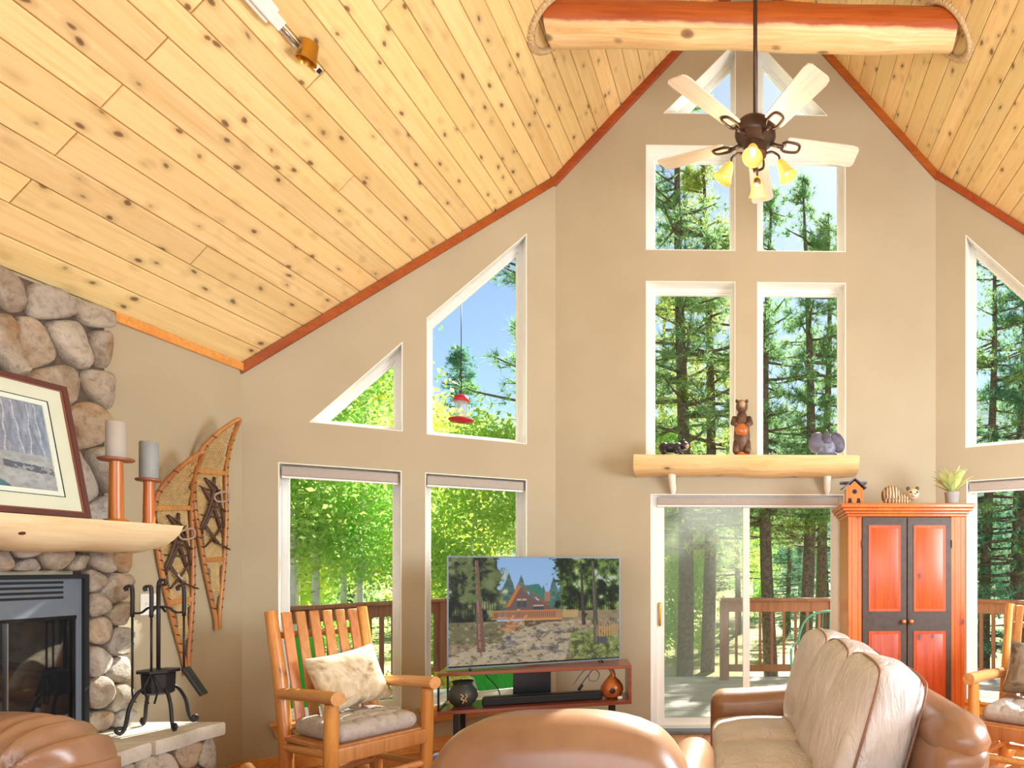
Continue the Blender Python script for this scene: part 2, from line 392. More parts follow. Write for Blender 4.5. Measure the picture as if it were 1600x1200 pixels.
# floor: slab with boards
fl = tag(MB().add([(XL,YB,-.14),(XR,YB,-.14),(XR,4.28,-.14),(RW0.x,YC,-.14),(LW1.x,YC,-.14),(XL,4.332,-.14),(XL,YB,-.016),(XR,YB,-.016),(XR,4.28,-.016),(RW0.x,YC,-.016),(LW1.x,YC,-.016),(XL,4.332,-.016)],
    [(5,4,3,2,1,0),(6,7,8,9,10,11),(0,1,7,6),(1,2,8,7),(2,3,9,8),(3,4,10,9),(4,5,11,10),(5,0,6,11)]).build('floor', MT['mortar']), 'honey oak plank floor under the seating', 'floor', kind='structure')
rng = random.Random(4)
bw = .1285; nb = int((XR-XL)/bw)+1
for i in range(nb):
    xa, xb = XL+i*bw, min(XR, XL+(i+1)*bw)
    if xb-xa < .02: continue
    cuts = [YB, rng.uniform(.8, 3.4), None]
    for k in range(2):
        ya = cuts[k]+.001; ye = (cuts[k+1]-.001) if cuts[k+1] is not None else None
        e0, e1 = (ye, ye) if ye else (yfront(xa), yfront(xb))
        g = .0012; c = .002; w = xb-xa-2*g
        vs = [(0,0,-.016),(w,0,-.016),(w,e1-ya,-.016),(0,e0-ya,-.016),(0,0,-c),(w,0,-c),(w,e1-ya,-c),(0,e0-ya,-c),(c,c,0),(w-c,c,0),(w-c,e1-ya-c,0),(c,e0-ya-c,0)]
        o = MB().add(vs, [(0,3,2,1),(0,1,5,4),(1,2,6,5),(2,3,7,6),(3,0,4,7),(4,5,9,8),(5,6,10,9),(6,7,11,10),(7,4,8,11),(8,9,10,11)]).build('floor_board', MT['floor'], fl, fixn=False)
        o.location = (xa+g, ya, 0)
# ceiling: roof deck with pine boards under it
m = MB()
for sg in (-1, 1):
    pl = [(0, YB), (0, 5.57), (LW1.x if sg < 0 else RW0.x, 5.57), (sg*3.62, 4.36), (sg*3.62, YB)]
    vs = [(x, y, zc(x)+.022) for x, y in pl] + [(x, y, zc(x)+.2) for x, y in pl]
    m.add(vs, [(0,1,2,3,4), (9,8,7,6,5)] + [(i, 5+i, 5+(i+1) % 5, (i+1) % 5) for i in range(5)])
ce = tag(m.build('ceiling', MT['trim']), 'vaulted knotty pine tongue and groove ceiling', 'ceiling', kind='structure')
SL = math.hypot(1, PT); PW = .14; dx = PW/SL
nrow = int(3.356/dx)+1
for sg in (-1, 1):
    ax = Vector((0, 1, 0)); az = Vector((-sg*PT, 0, -1)).normalized(); ay = az.cross(ax)
    for i in range(nrow):
        xo, xi = 3.356-i*dx, max(0, 3.356-(i+1)*dx)
        if xo-xi < .01: continue
        xs = (-xo, -xi) if sg < 0 else (xi, xo)          # local y grows with world x on both sides
        if i % 2 == 0: cuts = [YB, 2.83, None]
        else: cuts = [YB, rng.choice([.9, 1.4, rng.uniform(3.3, 4.0)]), None]
        for k in range(2):
            ya = cuts[k]+.0035; W = (xs[1]-xs[0])*SL; g = .0016; c = .0045; T = .02
            if cuts[k+1]: e0 = e1 = cuts[k+1]-.0035
            else: e0, e1 = yfront(xs[0])+.01, yfront(xs[1])+.01
            if e0-ya < .1: continue
            y0, y1 = g, W-g; l0, l1 = e0-ya, e1-ya; zt = T+rng.uniform(-.0012, .0012)
            vs = [(0,y0,0),(0,y1,0),(l1,y1,0),(l0,y0,0),(0,y0,zt-c),(0,y1,zt-c),(l1,y1,zt-c),(l0,y0,zt-c),(.002,y0+c,zt),(.002,y1-c,zt),(l1-.002,y1-c,zt),(l0-.002,y0+c,zt)]
            o = MB().add(vs, [(0,1,2,3),(4,5,1,0),(5,6,2,1),(6,7,3,2),(7,4,0,3),(8,9,5,4),(9,10,6,5),(10,11,7,6),(11,8,4,7),(8,11,10,9)]).build('ceiling_board', MT['ceil'], ce)
            org = Vector((xs[0], ya, zc(xs[0]))) - az*T
            o.matrix_local = Matrix(((ax.x, ay.x, az.x, org.x), (ax.y, ay.y, az.y, org.y), (ax.z, ay.z, az.z, org.z), (0,0,0,1)))
# trims
def strip(name, p, q, n, t, h, mat, label, cat='trim'):
    p, q, n = Vector(p), Vector(q), Vector(n).normalized(); L = (q-p); d = L.normalized()
    o0 = p.copy(); M = Matrix.Translation(o0) @ Matrix(((d.x, n.x, 0, 0), (d.y, n.y, 0, 0), (d.z, n.z, 1, 0), (0,0,0,1)))
    l = L.length; c = .004
    vs = [(0,0,0),(l,0,0),(l,0,-h),(0,0,-h),(0,t,0),(l,t,0),(l,t,-h+c),(0,t,-h+c),(0,t-c,-h),(l,t-c,-h)]
    mb = MB().add([tuple(v) for v in vs], [(0,1,2,3),(4,7,6,5),(0,4,5,1),(6,7,8,9),(3,2,9,8),(0,3,8,7,4),(1,5,6,9,2)])
    o = mb.build(name, mat)
    rot = Matrix(((d.x, n.x), (d.y, n.y)))
    # bake into world: sloped strips are sheared, so keep them as plain coordinates
    for v in o.data.vertices: v.co = M @ v.co
    return tag(o, label, cat, kind='structure')
nl = (math.sin(aL), -math.cos(aL), 0); nr = (math.sin(aR), -math.cos(aR), 0)
def c3(v): return (v[0], v[1], zc(v[0])-.001)
strip('trim_1', (XL, 3.47, zc(XL)-.001), (XL, 4.332, zc(XL)-.001), (1,0,0), .02, .05, MT['trim'], 'honey trim where the snowshoe wall meets the ceiling')
strip('trim_2', c3(LW0), c3(LW1), nl, .022, .07, MT['redtrim'], 'reddish trim along the ceiling above the left windows')
strip('trim_3', c3(LW1), (0, YC, ZR-.001), (0,-1,0), .022, .085, MT['redtrim'], 'reddish trim climbing the left side of the gable')
strip('trim_4', (0, YC, ZR-.001), c3(RW0), (0,-1,0), .022, .085, MT['redtrim'], 'reddish trim climbing the right side of the gable')
strip('trim_5', c3(RW0), c3(RW1), nr, .022, .07, MT['redtrim'], 'reddish trim along the ceiling above the right windows')
strip('baseboard_left_wing', (LW0.x, LW0.y, .1), (LW1.x, LW1.y, .1), nl, .018, .1, MT['trim'], 'honey pine baseboard under the left windows', 'baseboard')
strip('baseboard_right_wing', (RW0.x, RW0.y, .1), (RW1.x, RW1.y, .1), nr, .018, .1, MT['trim'], 'honey pine baseboard behind the right rocking chair', 'baseboard')
strip('baseboard_center_left', (LW1.x, YC, .1), (-.86, YC, .1), (0,-1,0), .018, .1, MT['trim'], 'honey pine baseboard left of the sliding door', 'baseboard')
strip('baseboard_center_right', (.80, YC, .1), (RW0.x, YC, .1), (0,-1,0), .018, .1, MT['trim'], 'honey pine baseboard behind the armoire', 'baseboard')
strip('baseboard_left', (XL, 3.6, .1), (XL, 4.332, .1), (1,0,0), .018, .1, MT['trim'], 'honey pine baseboard below the snowshoes', 'baseboard')
# windows
def window(i, p0, ang, poly, label, sill=False, split=False):
    w = thing('window_%d' % i, label, 'window', (p0[0], p0[1], 0), ang, kind='structure')
    MB().ring(poly, .006, -.002, .2).build('reveal', MT['white'], w)
    pin = inset(poly, .006)
    MB().ring(pin, .034, .13, .19).build('frame', MT['vinyl'], w)
    p2 = inset(pin, .03); MB().ring(p2, .016, .145, .175).build('glazing_bead', MT['white'], w)
    MB().poly(inset(p2, .012), .157, .162).build('pane', MT['glass'], w)
    if sill:
        us = [p[0] for p in poly]; z = min(p[1] for p in poly)
        MB().box(min(us)-.045, max(us)+.045, -.045, .0, z-.024, z+.004, ch=.004).build('sill', MT['trim'], w)
        MB().add([(min(us)-.035,-.02,z-.024),(max(us)+.035,-.02,z-.024),(max(us)+.005,-.02,z-.11),(min(us)-.005,-.02,z-.11),(min(us)-.035,0,z-.024),(max(us)+.035,0,z-.024),(max(us)+.005,0,z-.11),(min(us)-.005,0,z-.11)],
                 [(0,1,2,3),(7,6,5,4),(0,4,5,1),(1,5,6,2),(2,6,7,3),(3,7,4,0)]).build('apron', MT['trim'], w)
    return w
window(1, LW0, aL, HL[0], 'tall window behind the left rocking chair', True)
window(2, LW0, aL, HL[1], 'tall window behind the television', True)
window(3, LW0, aL, HL[2], 'small triangular window above the left rocking chair')
window(4, LW0, aL, HL[3], 'slope-topped window with the red feeder hanging outside')
window(5, LW1, 0, HC[0], 'square window left of the fan lights')
window(6, LW1, 0, HC[1], 'square window right of the fan lights')
window(7, LW1, 0, HC[2], 'window above the shelf, behind the black bear cub')
window(8, LW1, 0, HC[3], 'window above the shelf with two pine trunks outside')
window(9, LW1, 0, HC[4], 'left triangle window at the gable peak')
window(10, LW1, 0, HC[5], 'right triangle window at the gable peak')
window(11, RW0, aR, HR[0], 'tall window behind the right rocking chair', True)
window(12, RW0, aR, HR[1], 'slope-topped window above the potted plant')
window(13, RW0, aR, HR[2], 'far right tall window beyond the frame edge', True)
window(14, RW0, aR, HR[3], 'far right triangular window beyond the frame edge')
# sliding door
d = thing('door_1', 'white sliding glass door with insect screen opening to deck', 'door', (LW1.x, LW1.y, 0), 0, kind='structure')
MB().ring(HD, .008, -.002, .2).build('reveal', MT['white'], d)
pin = inset(HD, .008); MB().ring(pin, .036, .06, .19).build('frame', MT['vinyl'], d)
um = u0-.05; za, zb = .055, 1.94
def sash(nm, a, b, y):
    s_ = MB().ring(rect(a, b, za, zb), .055, y, y+.03).build(nm, MT['white'], d); MB().poly(inset(rect(a, b, za, zb), .05), y+.013, y+.017).build('pane', MT['glass'], s_); return s_
sl = sash('sliding_panel', u0-.796, um+.03, .085); sash('fixed_panel', um-.03, u0+.726, .125)
sc = MB().ring(rect(u0-.796, um+.02, za, zb), .03, .165, .18).build('screen_frame', MT['vinyl'], d)
MB().poly(inset(rect(u0-.796, um+.02, za, zb), .028), .171, .173).build('screen_mesh', MT['screen'], sc)
h = MB().rbox((u0-.772, .062, .985), (.022, .02, .2), .009, 3).build('handle', MT['brass'], d, 60); MB().box(u0-.78, u0-.764, .066, .085, .91, .93).box(u0-.78, u0-.764, .066, .085, 1.04, 1.06).build('handle_post', MT['brass'], h)
MB().box(u0-.85, u0+.78, -.03, .2, 0, .03, ch=.006).build('threshold', MT['grey'], d)
# roller shades
def shade(p0, ang, a, b, z, label, proud=0):
    s_ = thing('roller_shade', label, 'window shade', (p0[0], p0[1], 0), ang, 'rolled-up window shades')
    MB().rbox(((a+b)/2, .06, z-.045), (b-a-.016, .07, .07), .012, 2).build('cassette', MT['shade'], s_, 40)
    MB().box(a+.01, b-.01, .035, .05, z-.093, z-.078, ch=.003).build('hem_bar', MT['white'], s_)
    MB().box(a+.012, b-.012, .04, .045, z-.085, z-.05).build('fabric', MT['shade'], s_)
    MB().tube([(b-.045, .03, z-.05), (b-.045, .03, z-.10)], .003, 5).build('chain', MT['white'], s_)
shade(LW0, aL, .196, .909, 2.079, 'rolled shade atop the window behind the left rocking chair')
shade(LW0, aL, 1.074, 1.789, 2.079, 'rolled shade atop the window behind the television')
shade(LW1, 0, u0-.80, u0+.735, 1.977, 'long rolled shade atop the sliding door')
shade(RW0, aR, .256, .964, 2.079, 'rolled shade atop the window behind the right rocking chair')
# ================================================================== FIREPLACE
def clip(poly, p, n):
    out = []
    for i in range(len(poly)):
        a, b = poly[i], poly[(i+1) % len(poly)]; da = (a-p).dot(n); db = (b-p).dot(n)
        if da <= 0: out.append(a)
        if (da < 0) != (db < 0) and abs(da-db) > 1e-12: out.append(a+(b-a)*(da/(da-db)))
    return out
def stones(parent, a0, a1, b0, b1, sp, fn, seed, hmin=.03, hmax=.06, gap=.0035, fringe=.02):
    """irregular stones tiling a rectangle; fn(a, b, h) gives the 3-D point"""
    rg = random.Random(seed); P = []
    for _ in range(4000):
        q = Vector((rg.uniform(a0, a1), rg.uniform(b0, b1)))
        if all(((q-p) * 1).length > sp*(.8+.4*rg.random()) for p in P): P.append(q)
    for k, p in enumerate(P):
        poly = [Vector(v) for v in ((a0, b0), (a1, b0), (a1, b1), (a0, b1))]
        for j, q in enumerate(P):
            if j != k: poly = clip(poly, (p+q)/2, (q-p).normalized())
            if len(poly) < 3: break
        if len(poly) < 3: continue
        for _ in range(2):                       # round the corners
            poly = [x for i in range(len(poly)) for x in (poly[i]*.78+poly[(i+1) % len(poly)]*.22, poly[i]*.22+poly[(i+1) % len(poly)]*.78)]
        c = sum(poly, Vector((0, 0)))/len(poly); H = rg.uniform(hmin, hmax); tx, ty = rg.uniform(-.25, .25), rg.uniform(-.25, .25)
        rmin = min((x-c).length for x in poly)
        if rmin < .018: continue
        rings = [(1-gap/rmin*1.0, -.012), (1-gap/rmin, .25), (.93, .62), (.78, .88), (.45, 1.0)]; vs = []; fs = []; n = len(poly)
        for s_, hh in rings:
            for x in poly:
                w = c+(x-c)*s_*(1+.10*noise.noise(Vector((x.x*11, x.y*11, seed))))
                hq = hh*H*(1+.5*noise.noise(Vector((w.x*13, w.y*13, seed+3)))) + (w-c).x*tx*hh+(w-c).y*ty*hh if hh > 0 else hh
                vs.append(fn(w.x, w.y, hq))
        vs.append(fn(c.x, c.y, H*1.03)); 
        for r in range(len(rings)-1):
            for i in range(n): j = (i+1) % n; fs.append((r*n+i, r*n+j, (r+1)*n+j, (r+1)*n+i))
        for i in range(n): fs.append(((len(rings)-1)*n+i, (len(rings)-1)*n+(i+1) % n, len(vs)-1))
        o0 = Vector(fn(c.x, c.y, 0)); vs = [tuple(Vector(v)-o0) for v in vs]
        o = MB().add(vs, fs).build('stone', MT['stone'], parent, 50); o.location = o0
XW = XL+.004
XF = -3.315
ch = thing('stone_chimney', 'field stone chimney face above and around the fireplace', 'chimney', (XW, 2.75, .54))
co = MB().box(XW, XF, 1.95, 3.385, 1.5, 2.69).box(XW, XF, 3.27, 3.46, .54, 1.5).box(XW, XF, 2.0, 2.2, .54, 1.5).box(XW, XF, 2.2, 3.27, 1.37, 1.5)
for i, v in enumerate(co.v): co.v[i] = (v[0]-XW, v[1]-2.75, v[2]-.54)
co.build('mortar', MT['mortar'], ch)
loc = lambda a, b, h: (XF-XW+h, a-2.75, b-.54)
stones(ch, 1.95, 3.41, 1.56, 2.70, .165, loc, 11, .03, .08)
stones(ch, 3.275, 3.50, .54, 1.50, .135, loc, 5, .03, .07)
stones(ch, 2.2, 3.275, 1.355, 1.50, .12, loc, 8, .03, .07)
stones(ch, 1.98, 2.2, .54, 1.5, .15, loc, 7, .03, .06)
# insert
fi = thing('fireplace_insert', 'grey metal fireplace insert with louvres and dark glass doors', 'fireplace', (XW, 2.74, .54))
lo = lambda mb: mb
Xi = XF-XW
MB().ring(rect(-.535, .535, .015, .80), .02, 0, .05).build('surround_edge', MT['dark'], fi).matrix_local = Matrix(((0,-1,0,Xi+.035),(1,0,0,0),(0,0,1,0),(0,0,0,1)))
fr = MB().box(0, Xi+.018, -.53, .53, .60, .80).box(0, Xi+.018, -.53, -.49, .02, .60).box(0, Xi+.018, .49, .53, .02, .60).box(0, Xi+.018, -.49, .49, .02, .06).build('face', MT['grey'], fi)
for k in range(4):
    MB().box(Xi+.016, Xi+.0195, -.3, .43, .685+k*.024, .697+k*.024).build('louvre_slot', MT['dark'], fi)
gd = MB().box(Xi-.01, Xi+.004, -.49, .49, .06, .60).build('glass', MT['fireglass'], fi)
for ya, yb in ((-.49, -.475), (.475, .49), (-.006, .006), (.20, .206), (-.206, -.2)):
    MB().box(Xi+.004, Xi+.014, ya, yb, .06, .60).build('door_bar', MT['steel'] if abs(ya) > .1 and abs(ya) < .3 else MT['black'], fi)
MB().box(Xi+.004, Xi+.02, -.49, .49, .585, .602).build('door_header', MT['black'], fi)
# mantel: half log, flat side up
mp = thing('mantel_log', 'pale peeled half-log mantel over the fireplace', 'mantel', (-3.10, 2.7, 1.46))
m = MB(); ny = 18; na = 12; y0, y1 = -1.0, .69
vs = []; fs = []
for i in range(ny+1):
    y = y0+(y1-y0)*i/ny; wob = .006*math.sin(y*5)+.004*math.sin(y*13)
    for j in range(na+1):
        a = PI*j/na; vs.append((.185*math.cos(a)*(1+wob)-.005, y + (0.0 if i < ny else -.06*math.sin(a)), .128-(.135+wob*2)*math.sin(a)**.85))
for i in range(ny):
    for j in range(na): fs.append((i*(na+1)+j, (i+1)*(na+1)+j, (i+1)*(na+1)+j+1, i*(na+1)+j+1))
    fs.append((i*(na+1), i*(na+1)+na, (i+1)*(na+1)+na, (i+1)*(na+1)))
fs += [tuple(range(na+1)), tuple(ny*(na+1)+j for j in range(na, -1, -1))]
m.add(vs, fs).build('log', MT['mantel'], mp, 50)
for ky, ka in ((-.02, 30), (.25, 32), (.52, 16), (.44, 62), (-.35, 40)):
    a = R(ka); kp = (.181*math.cos(a)-.005, ky, .128-.134*math.sin(a)**.85)
    MB().ell((0, 0, 0), (.004, .015, .010), 10, 6, M=Matrix.Translation(kp) @ Matrix.Rotation(a*.9, 4, 'Y')).build('knot', plain('knot_wood', lin(86,58,34), .5, var=.3, sc=60), mp, 'all')
MB().box(-.2, .1, -.97, .60, .128, .133).build('dark_edge', MT['bronze'], mp)
# hearth
he = thing('raised_hearth', 'raised stone hearth with pale flagstone top', 'hearth', (-3.1, 2.7, 0))
hl = lambda x, y, z: (x+3.1, y-2.7, z)
m = MB().box(XW+3.1, -2.905+3.1, -.75, .82, 0, .47); m.build('core', MT['mortar'], he)
def slab(poly, seed):
    n = len(poly); vs = []; rg = random.Random(seed)
    cx = sum(p[0] for p in poly)/n; cy = sum(p[1] for p in poly)/n
    for s_, z in ((.985, .472), (1, .488), (.997, .53), (.975, .54)):
        for (x, y) in poly: vs.append((cx+(x-cx)*s_+3.1, cy+(y-cy)*s_-2.7, z))
    fs = [tuple(range(n-1, -1, -1)), tuple(3*n+i for i in range(n))] + [(r*n+i, r*n+(i+1) % n, (r+1)*n+(i+1) % n, (r+1)*n+i) for r in range(3) for i in range(n)]
    MB().add(vs, fs).build('flagstone', MT['slab'], he, 30)
slab([(XW, 3.14), (-3.1, 3.11), (-2.862, 3.17), (-2.85, 3.3), (-2.868, 3.42), (-2.845, 3.56), (-3.1, 3.575), (XW, 3.565)], 1)
slab([(XW, 2.5), (-3.1, 2.52), (-2.86, 2.5), (-2.842, 2.66), (-2.866, 2.82), (-2.85, 3.0), (-2.868, 3.155), (-3.1, 3.10), (XW, 3.13)], 2)
slab([(XW, 1.95), (-2.87, 1.95), (-2.85, 2.2), (-2.866, 2.49), (-3.1, 2.51), (XW, 2.49)], 3)
stones(he, 1.95, 3.55, .0, .475, .165, lambda a, b, h: (-2.905+3.1+h*.8, a-2.7, b), 21, .03, .06)
# ================================================================== SEATING
def wr(p, amp, sc, seed=0):
    return amp*noise.noise(Vector((p[0]*sc, p[1]*sc, p[2]*sc+seed)))
def shift(mb, dx, dy, dz): mb.v = [(a+dx, b+dy, c+dz) for a, b, c in mb.v]; return mb
# sofa: local -x is the front, length along y
def fold(q, amp, sc, seed, dirv=(1, .25, .6)):
    """soft leather creases"""
    a = noise.noise(Vector((q[0]*sc*dirv[0], q[1]*sc*dirv[1], q[2]*sc*dirv[2]+seed)))
    return amp*(1-abs(a)*2.2)
sf = thing('leather_sofa', 'tan leather sofa seen end-on in front of the armoire', 'sofa', (.27, 3.16, 0), R(3.8))
MB().rbox((0, 0, .17), (.9, 2.0, .22), .03, 2).build('base', MT['leather'], sf, 40)
def backfn(q):
    x, y, z = q; return (x+.16*max(0, (z+.2))/.6*.6, y, z)
MB().rbox((.31, 0, .45), (.2, 2.08, .66), .07, 4, 6, fn=lambda q: backfn(q)).build('back', MT['leather'], sf, 60)
# rolled top rail of the back, with gathered ends
rl = MB(); pts = [(.385, -1.06+2.12*i/40, .78) for i in range(41)]
vs = []; fs = []; n = 24
for i in range(41):
    y = -1.06+2.12*i/40; e = min(1, min(i, 40-i)/3); rr = .1*(math.sqrt(max(0, 1-(1-e)**2)) if e < 1 else 1)
    for j in range(n):
        a = 2*PI*j/n; k = 1+.03*noise.noise(Vector((y*4, math.cos(a)*2, math.sin(a)*2)))
        gather = 1+.045*math.cos(9*a)*(1-min(1, min(i, 40-i)/7))
        vs.append((.40+rr*1.05*k*gather*math.cos(a), y, .775+rr*.95*k*gather*math.sin(a)))
for i in range(40):
    for j in range(n): l = (j+1) % n; fs.append((i*n+j, i*n+l, (i+1)*n+l, (i+1)*n+j))
fs += [tuple(range(n)), tuple(40*n+j for j in range(n-1, -1, -1))]
rl.add(vs, fs).build('top_roll', MT['leather'], sf, 'all')
bp = MB().rbox((.40, -1.035, .40), (.15, .03, .60), .05, 4, fn=lambda q: (q.x+.16*(q.z+.2)*.6, q.y, q.z)).build('end_panel', MT['leather'], sf, 60)
MB().tube(spline([(.30, -1.052, .12), (.335, -1.055, .40), (.37, -1.056, .60), (.42, -1.058, .665), (.50, -1.056, .685)], 6), .007, 6).build('piping', MT['piping'], bp, 'all')
for s_ in (-1, 1):
    def armfn(q, s_=s_): return (q.x, q.y*(1+.12*max(0, q.z)/.27), q.z+.012*math.sin(q.x*5)*(q.z > .1))
    MB().rbox((-.08, s_*.94, .34), (.78, .22, .56), .085, 5, 6, fn=armfn).build('arm', MT['leather'], sf, 60)
for k in range(3):
    yc = -.55+.55*k
    def seatfn(q, k=k):
        fx, fy = q.x/.31, q.y/.275; b = max(0, 1-fx*fx)*max(0, 1-fy*fy)
        wt = max(0, min(1, q.z/.07)); z = q.z+wt*(.035*b+fold(q, .007*b, 9, k*5) + .012*noise.noise(Vector((q.x*5, q.y*5, k))))
        return (q.x, q.y, z)
    MB().rbox((-.16, yc, .37), (.60, .545, .19), .06, 4, 10, fn=seatfn).build('seat_cushion', MT['leather2'], sf, 'all')
    def bcfn(q, k=k):
        fz, fy = q.z/.29, q.y/.275; b = max(0, 1-fz*fz)*max(0, 1-fy*fy)
        wt = max(0, min(1, (.05-q.x)/.14)); x = q.x-.055*b*wt+.02*b*(1-wt)
        x += wt*(fold(q, .011*(.35+b), 8, k*9+2, (.5, 1.7, .45)) + .02*noise.noise(Vector((q.y*4, q.z*4, k+7))))
        z = q.z + .03*max(0, 1-fy*fy)*max(0, min(1, q.z/.2)) + .012*noise.noise(Vector((q.x*4, q.y*6, k*3)))
        return (x, q.y*(1-.05*(q.z > .1)*q.z/.29), z)
    M = Matrix.Translation((.155, yc, .70)) @ Matrix.Rotation(R(17), 4, 'Y')
    bc = MB().rbox((0, 0, 0), (.23, .545, .58), .085, 5, 10, M=M, fn=bcfn).build('back_cushion', MT['leather2'], sf, 'all')
    for sx in (-.085, .1):
        loop = [(sx, y, z) for y, z in ((-.262, -.2), (-.264, .1), (-.25, .24), (-.2, .285), (0, .302), (.2, .285), (.25, .24), (.264, .1), (.262, -.2))]
        MB().tube([tuple(M @ Vector(p)) for p in spline(loop, 5)], .0055, 6).build('piping', MT['piping'], bc, 'all')
for sx in (-.38, .38):
    for sy in (-.92, .92): MB().lathe([(.022, 0), (.03, .03), (.034, .065)], 10, (sx, sy, 0)).build('foot', MT['bronze'], sf, 40)
# armchairs seen from behind; local -y is the front
def armchair(label, loc, rz, W, ztop, pleat, za=.66):
    t = thing('leather_armchair', label, 'armchair', loc, rz, 'tan leather armchairs seen from behind')
    hw = W/2
    def bf(q):
        fx = min(1, abs(q.x)/hw); top = max(0, (q.z)/.31)
        z = q.z - (.135*fx**3.2)*(q.z > 0)*top**.6 + .004*noise.noise(Vector((q.x*5, q.y*5, q.z*5)))
        y = q.y + .04*(1-fx*fx)*max(0, q.y/.13)
        if pleat and q.x < -hw*.25 and q.z > -.05:          # gathered leather at the rounded end
            a = math.atan2(q.z+.02, -(q.x)-hw*.35); k = min(1, (-q.x-hw*.25)/.16)*max(0, min(1, (q.z+.05)/.1))*min(1, math.hypot(q.z+.02, q.x+hw*.35)/.2)**2
            z += .014*k*math.sin(a*32); y += .016*k*math.sin(a*32)*max(0, min(1, q.y/.1))
        y -= .05*top*max(0, min(1, q.y/.13))
        return (q.x*(1-.03*top), y, z)
    MB().rbox((0, .24, ztop-.31), (W, .26, .62), .11, 12 if pleat else 7, 48 if pleat else 12, fn=bf).build('back', MT['leather'], t, 'all')
    MB().rbox((0, .33, .30), (W*.9, .06, .38), .025, 2).build('back_panel', MT['leather'], t, 40)
    MB().tube([(x, .372-.05*abs(x/hw)**2, ztop-(.17 if pleat else .27)-.12*abs(x/hw)**3) for x in [(-1+2*i/20)*hw*.93 for i in range(21)]], .006, 6).build('piping', MT['piping'], t, 'all')
    for s_ in (-1, 1): MB().rbox((s_*(hw-.045), -.08, (za+.08)/2), (.17, .72, za-.08), .08, 5, 5).build('arm', MT['leather'], t, 60)
    MB().rbox((0, -.14, .36), (W-.2, .56, .22), .07, 4, 6, fn=lambda q: (q.x, q.y, q.z+(.03*(1-(q.x/.33)**2) if q.z > 0 else 0))).build('seat_cushion', MT['leather'], t, 60)
    MB().rbox((0, -.04, .17), (W-.06, .7, .2), .03, 2).build('base', MT['leather'], t, 40)
    for sx in (-1, 1):
        for sy in (-.32, .28): MB().lathe([(.02, 0), (.028, .07)], 10, (sx*(hw-.1), sy, 0)).build('foot', MT['bronze'], t, 40)
    return t
armchair('tan leather armchair with smooth wide back facing the television', (-.625, 2.36, 0), PI, .85, .905, False)
armchair('tan leather armchair with gathered pleats in the bottom left corner', (-2.40, 2.36, 0), R(172), .78, .905, True, .50)
# log rocking chairs; local -y is the front
def rocker_chair():
    t = thing('rocking_chair', '', 'rocking chair', group='log rocking chairs')
    lg = lambda nm, pts, r, mat='chairlog', n=10: MB().tube(pts, r, n).build(nm, MT[mat], t, 50)
    for s_ in (-1, 1):
        lg('front_post', [(s_*.265, -.265, .085), (s_*.268, -.27, .4), (s_*.268, -.275, .655)], [.036, .037, .033])
        lg('back_post', [(s_*.25, .215, .06), (s_*.25, .225, .40), (s_*.25, .29, .75), (s_*.255, .385, 1.12)], [.036, .036, .034, .03])
        lg('arm', [(s_*.272, -.345, .69), (s_*.27, -.1, .682), (s_*.255, .25, .66)], [.037, .035, .032], 'chairx', 12)
        lg('side_rail', [(s_*.262, -.26, .385), (s_*.25, .225, .36)], .026, 'chairx')
        lg('side_stretcher', [(s_*.262, -.26, .2), (s_*.25, .225, .19)], .021, 'chairx')
        run = [(s_*.262, y, .036+.13*(y-.02)**2/.36) for y in [-.48+1.14*i/14 for i in range(15)]]
        lg('rocker', run, .034, 'chairx')
    MB().rbox((0, -.285, .375), (.56, .03, .085), .01, 2).build('front_rail', MT['slat'], t, 40)
    lg('front_stretcher', [(-.26, -.265, .21), (.26, -.265, .21)], .022, 'chairx'); lg('back_stretcher', [(-.25, .215, .17), (.25, .215, .17)], .022, 'chairx')
    MB().box(-.27, .27, -.27, .22, .40, .425, ch=.005).build('seat', MT['slat'], t)
    lg('back_rail', [(-.25, .375, .98), (.25, .375, .98)], .02, 'slat'); lg('back_rail', [(-.25, .235, .47), (.25, .235, .47)], .022, 'slat')
    for k in range(6):
        x = -.185+.074*k; M = Matrix.Translation((x, .278, .775)) @ Matrix.Rotation(R(-15), 4, 'X')
        MB().rbox((0, 0, 0), (.052, .018, .70), .006, 2, M=M, fn=lambda q: (q.x, q.y-.015*(1-(q.z/.35)**2), q.z)).build('slat', MT['slat'], t, 40)
    return t
t = NT('ticking'); v = t.mapping((1,1,1)); t.col(t.ramp(t.noise(v, 30, 3), [(.3, lin(164,156,150)), (.7, lin(190,182,174))])); t.bump(t.noise(v, 160, 2), .3, .002); MT['pad'] = t.set(.85)
def pillow_mat(name, cols):
    t = NT(name); v = t.mapping((1,1,1), False); nz = t.noise(v, 5, 3, .6, 1.2); n2 = t.noise(v, 20, 3)
    c = t.ramp(nz, [(.3, cols[0]), (.42, cols[1]), (.5, cols[2]), (.58, cols[1]), (.7, cols[3])]); c = t.mix(.18, c, t.ramp(n2, [(.4, cols[0]), (.6, cols[2])])); t.col(c); return t.set(.85)
MT['pilA'] = pillow_mat('tapestry_pale', [lin(120,98,80), lin(206,186,150), lin(228,214,186), lin(150,132,118)])
MT['pilB'] = pillow_mat('tapestry_dark', [lin(70,58,46), lin(112,96,78), lin(150,134,110), lin(88,74,60)])
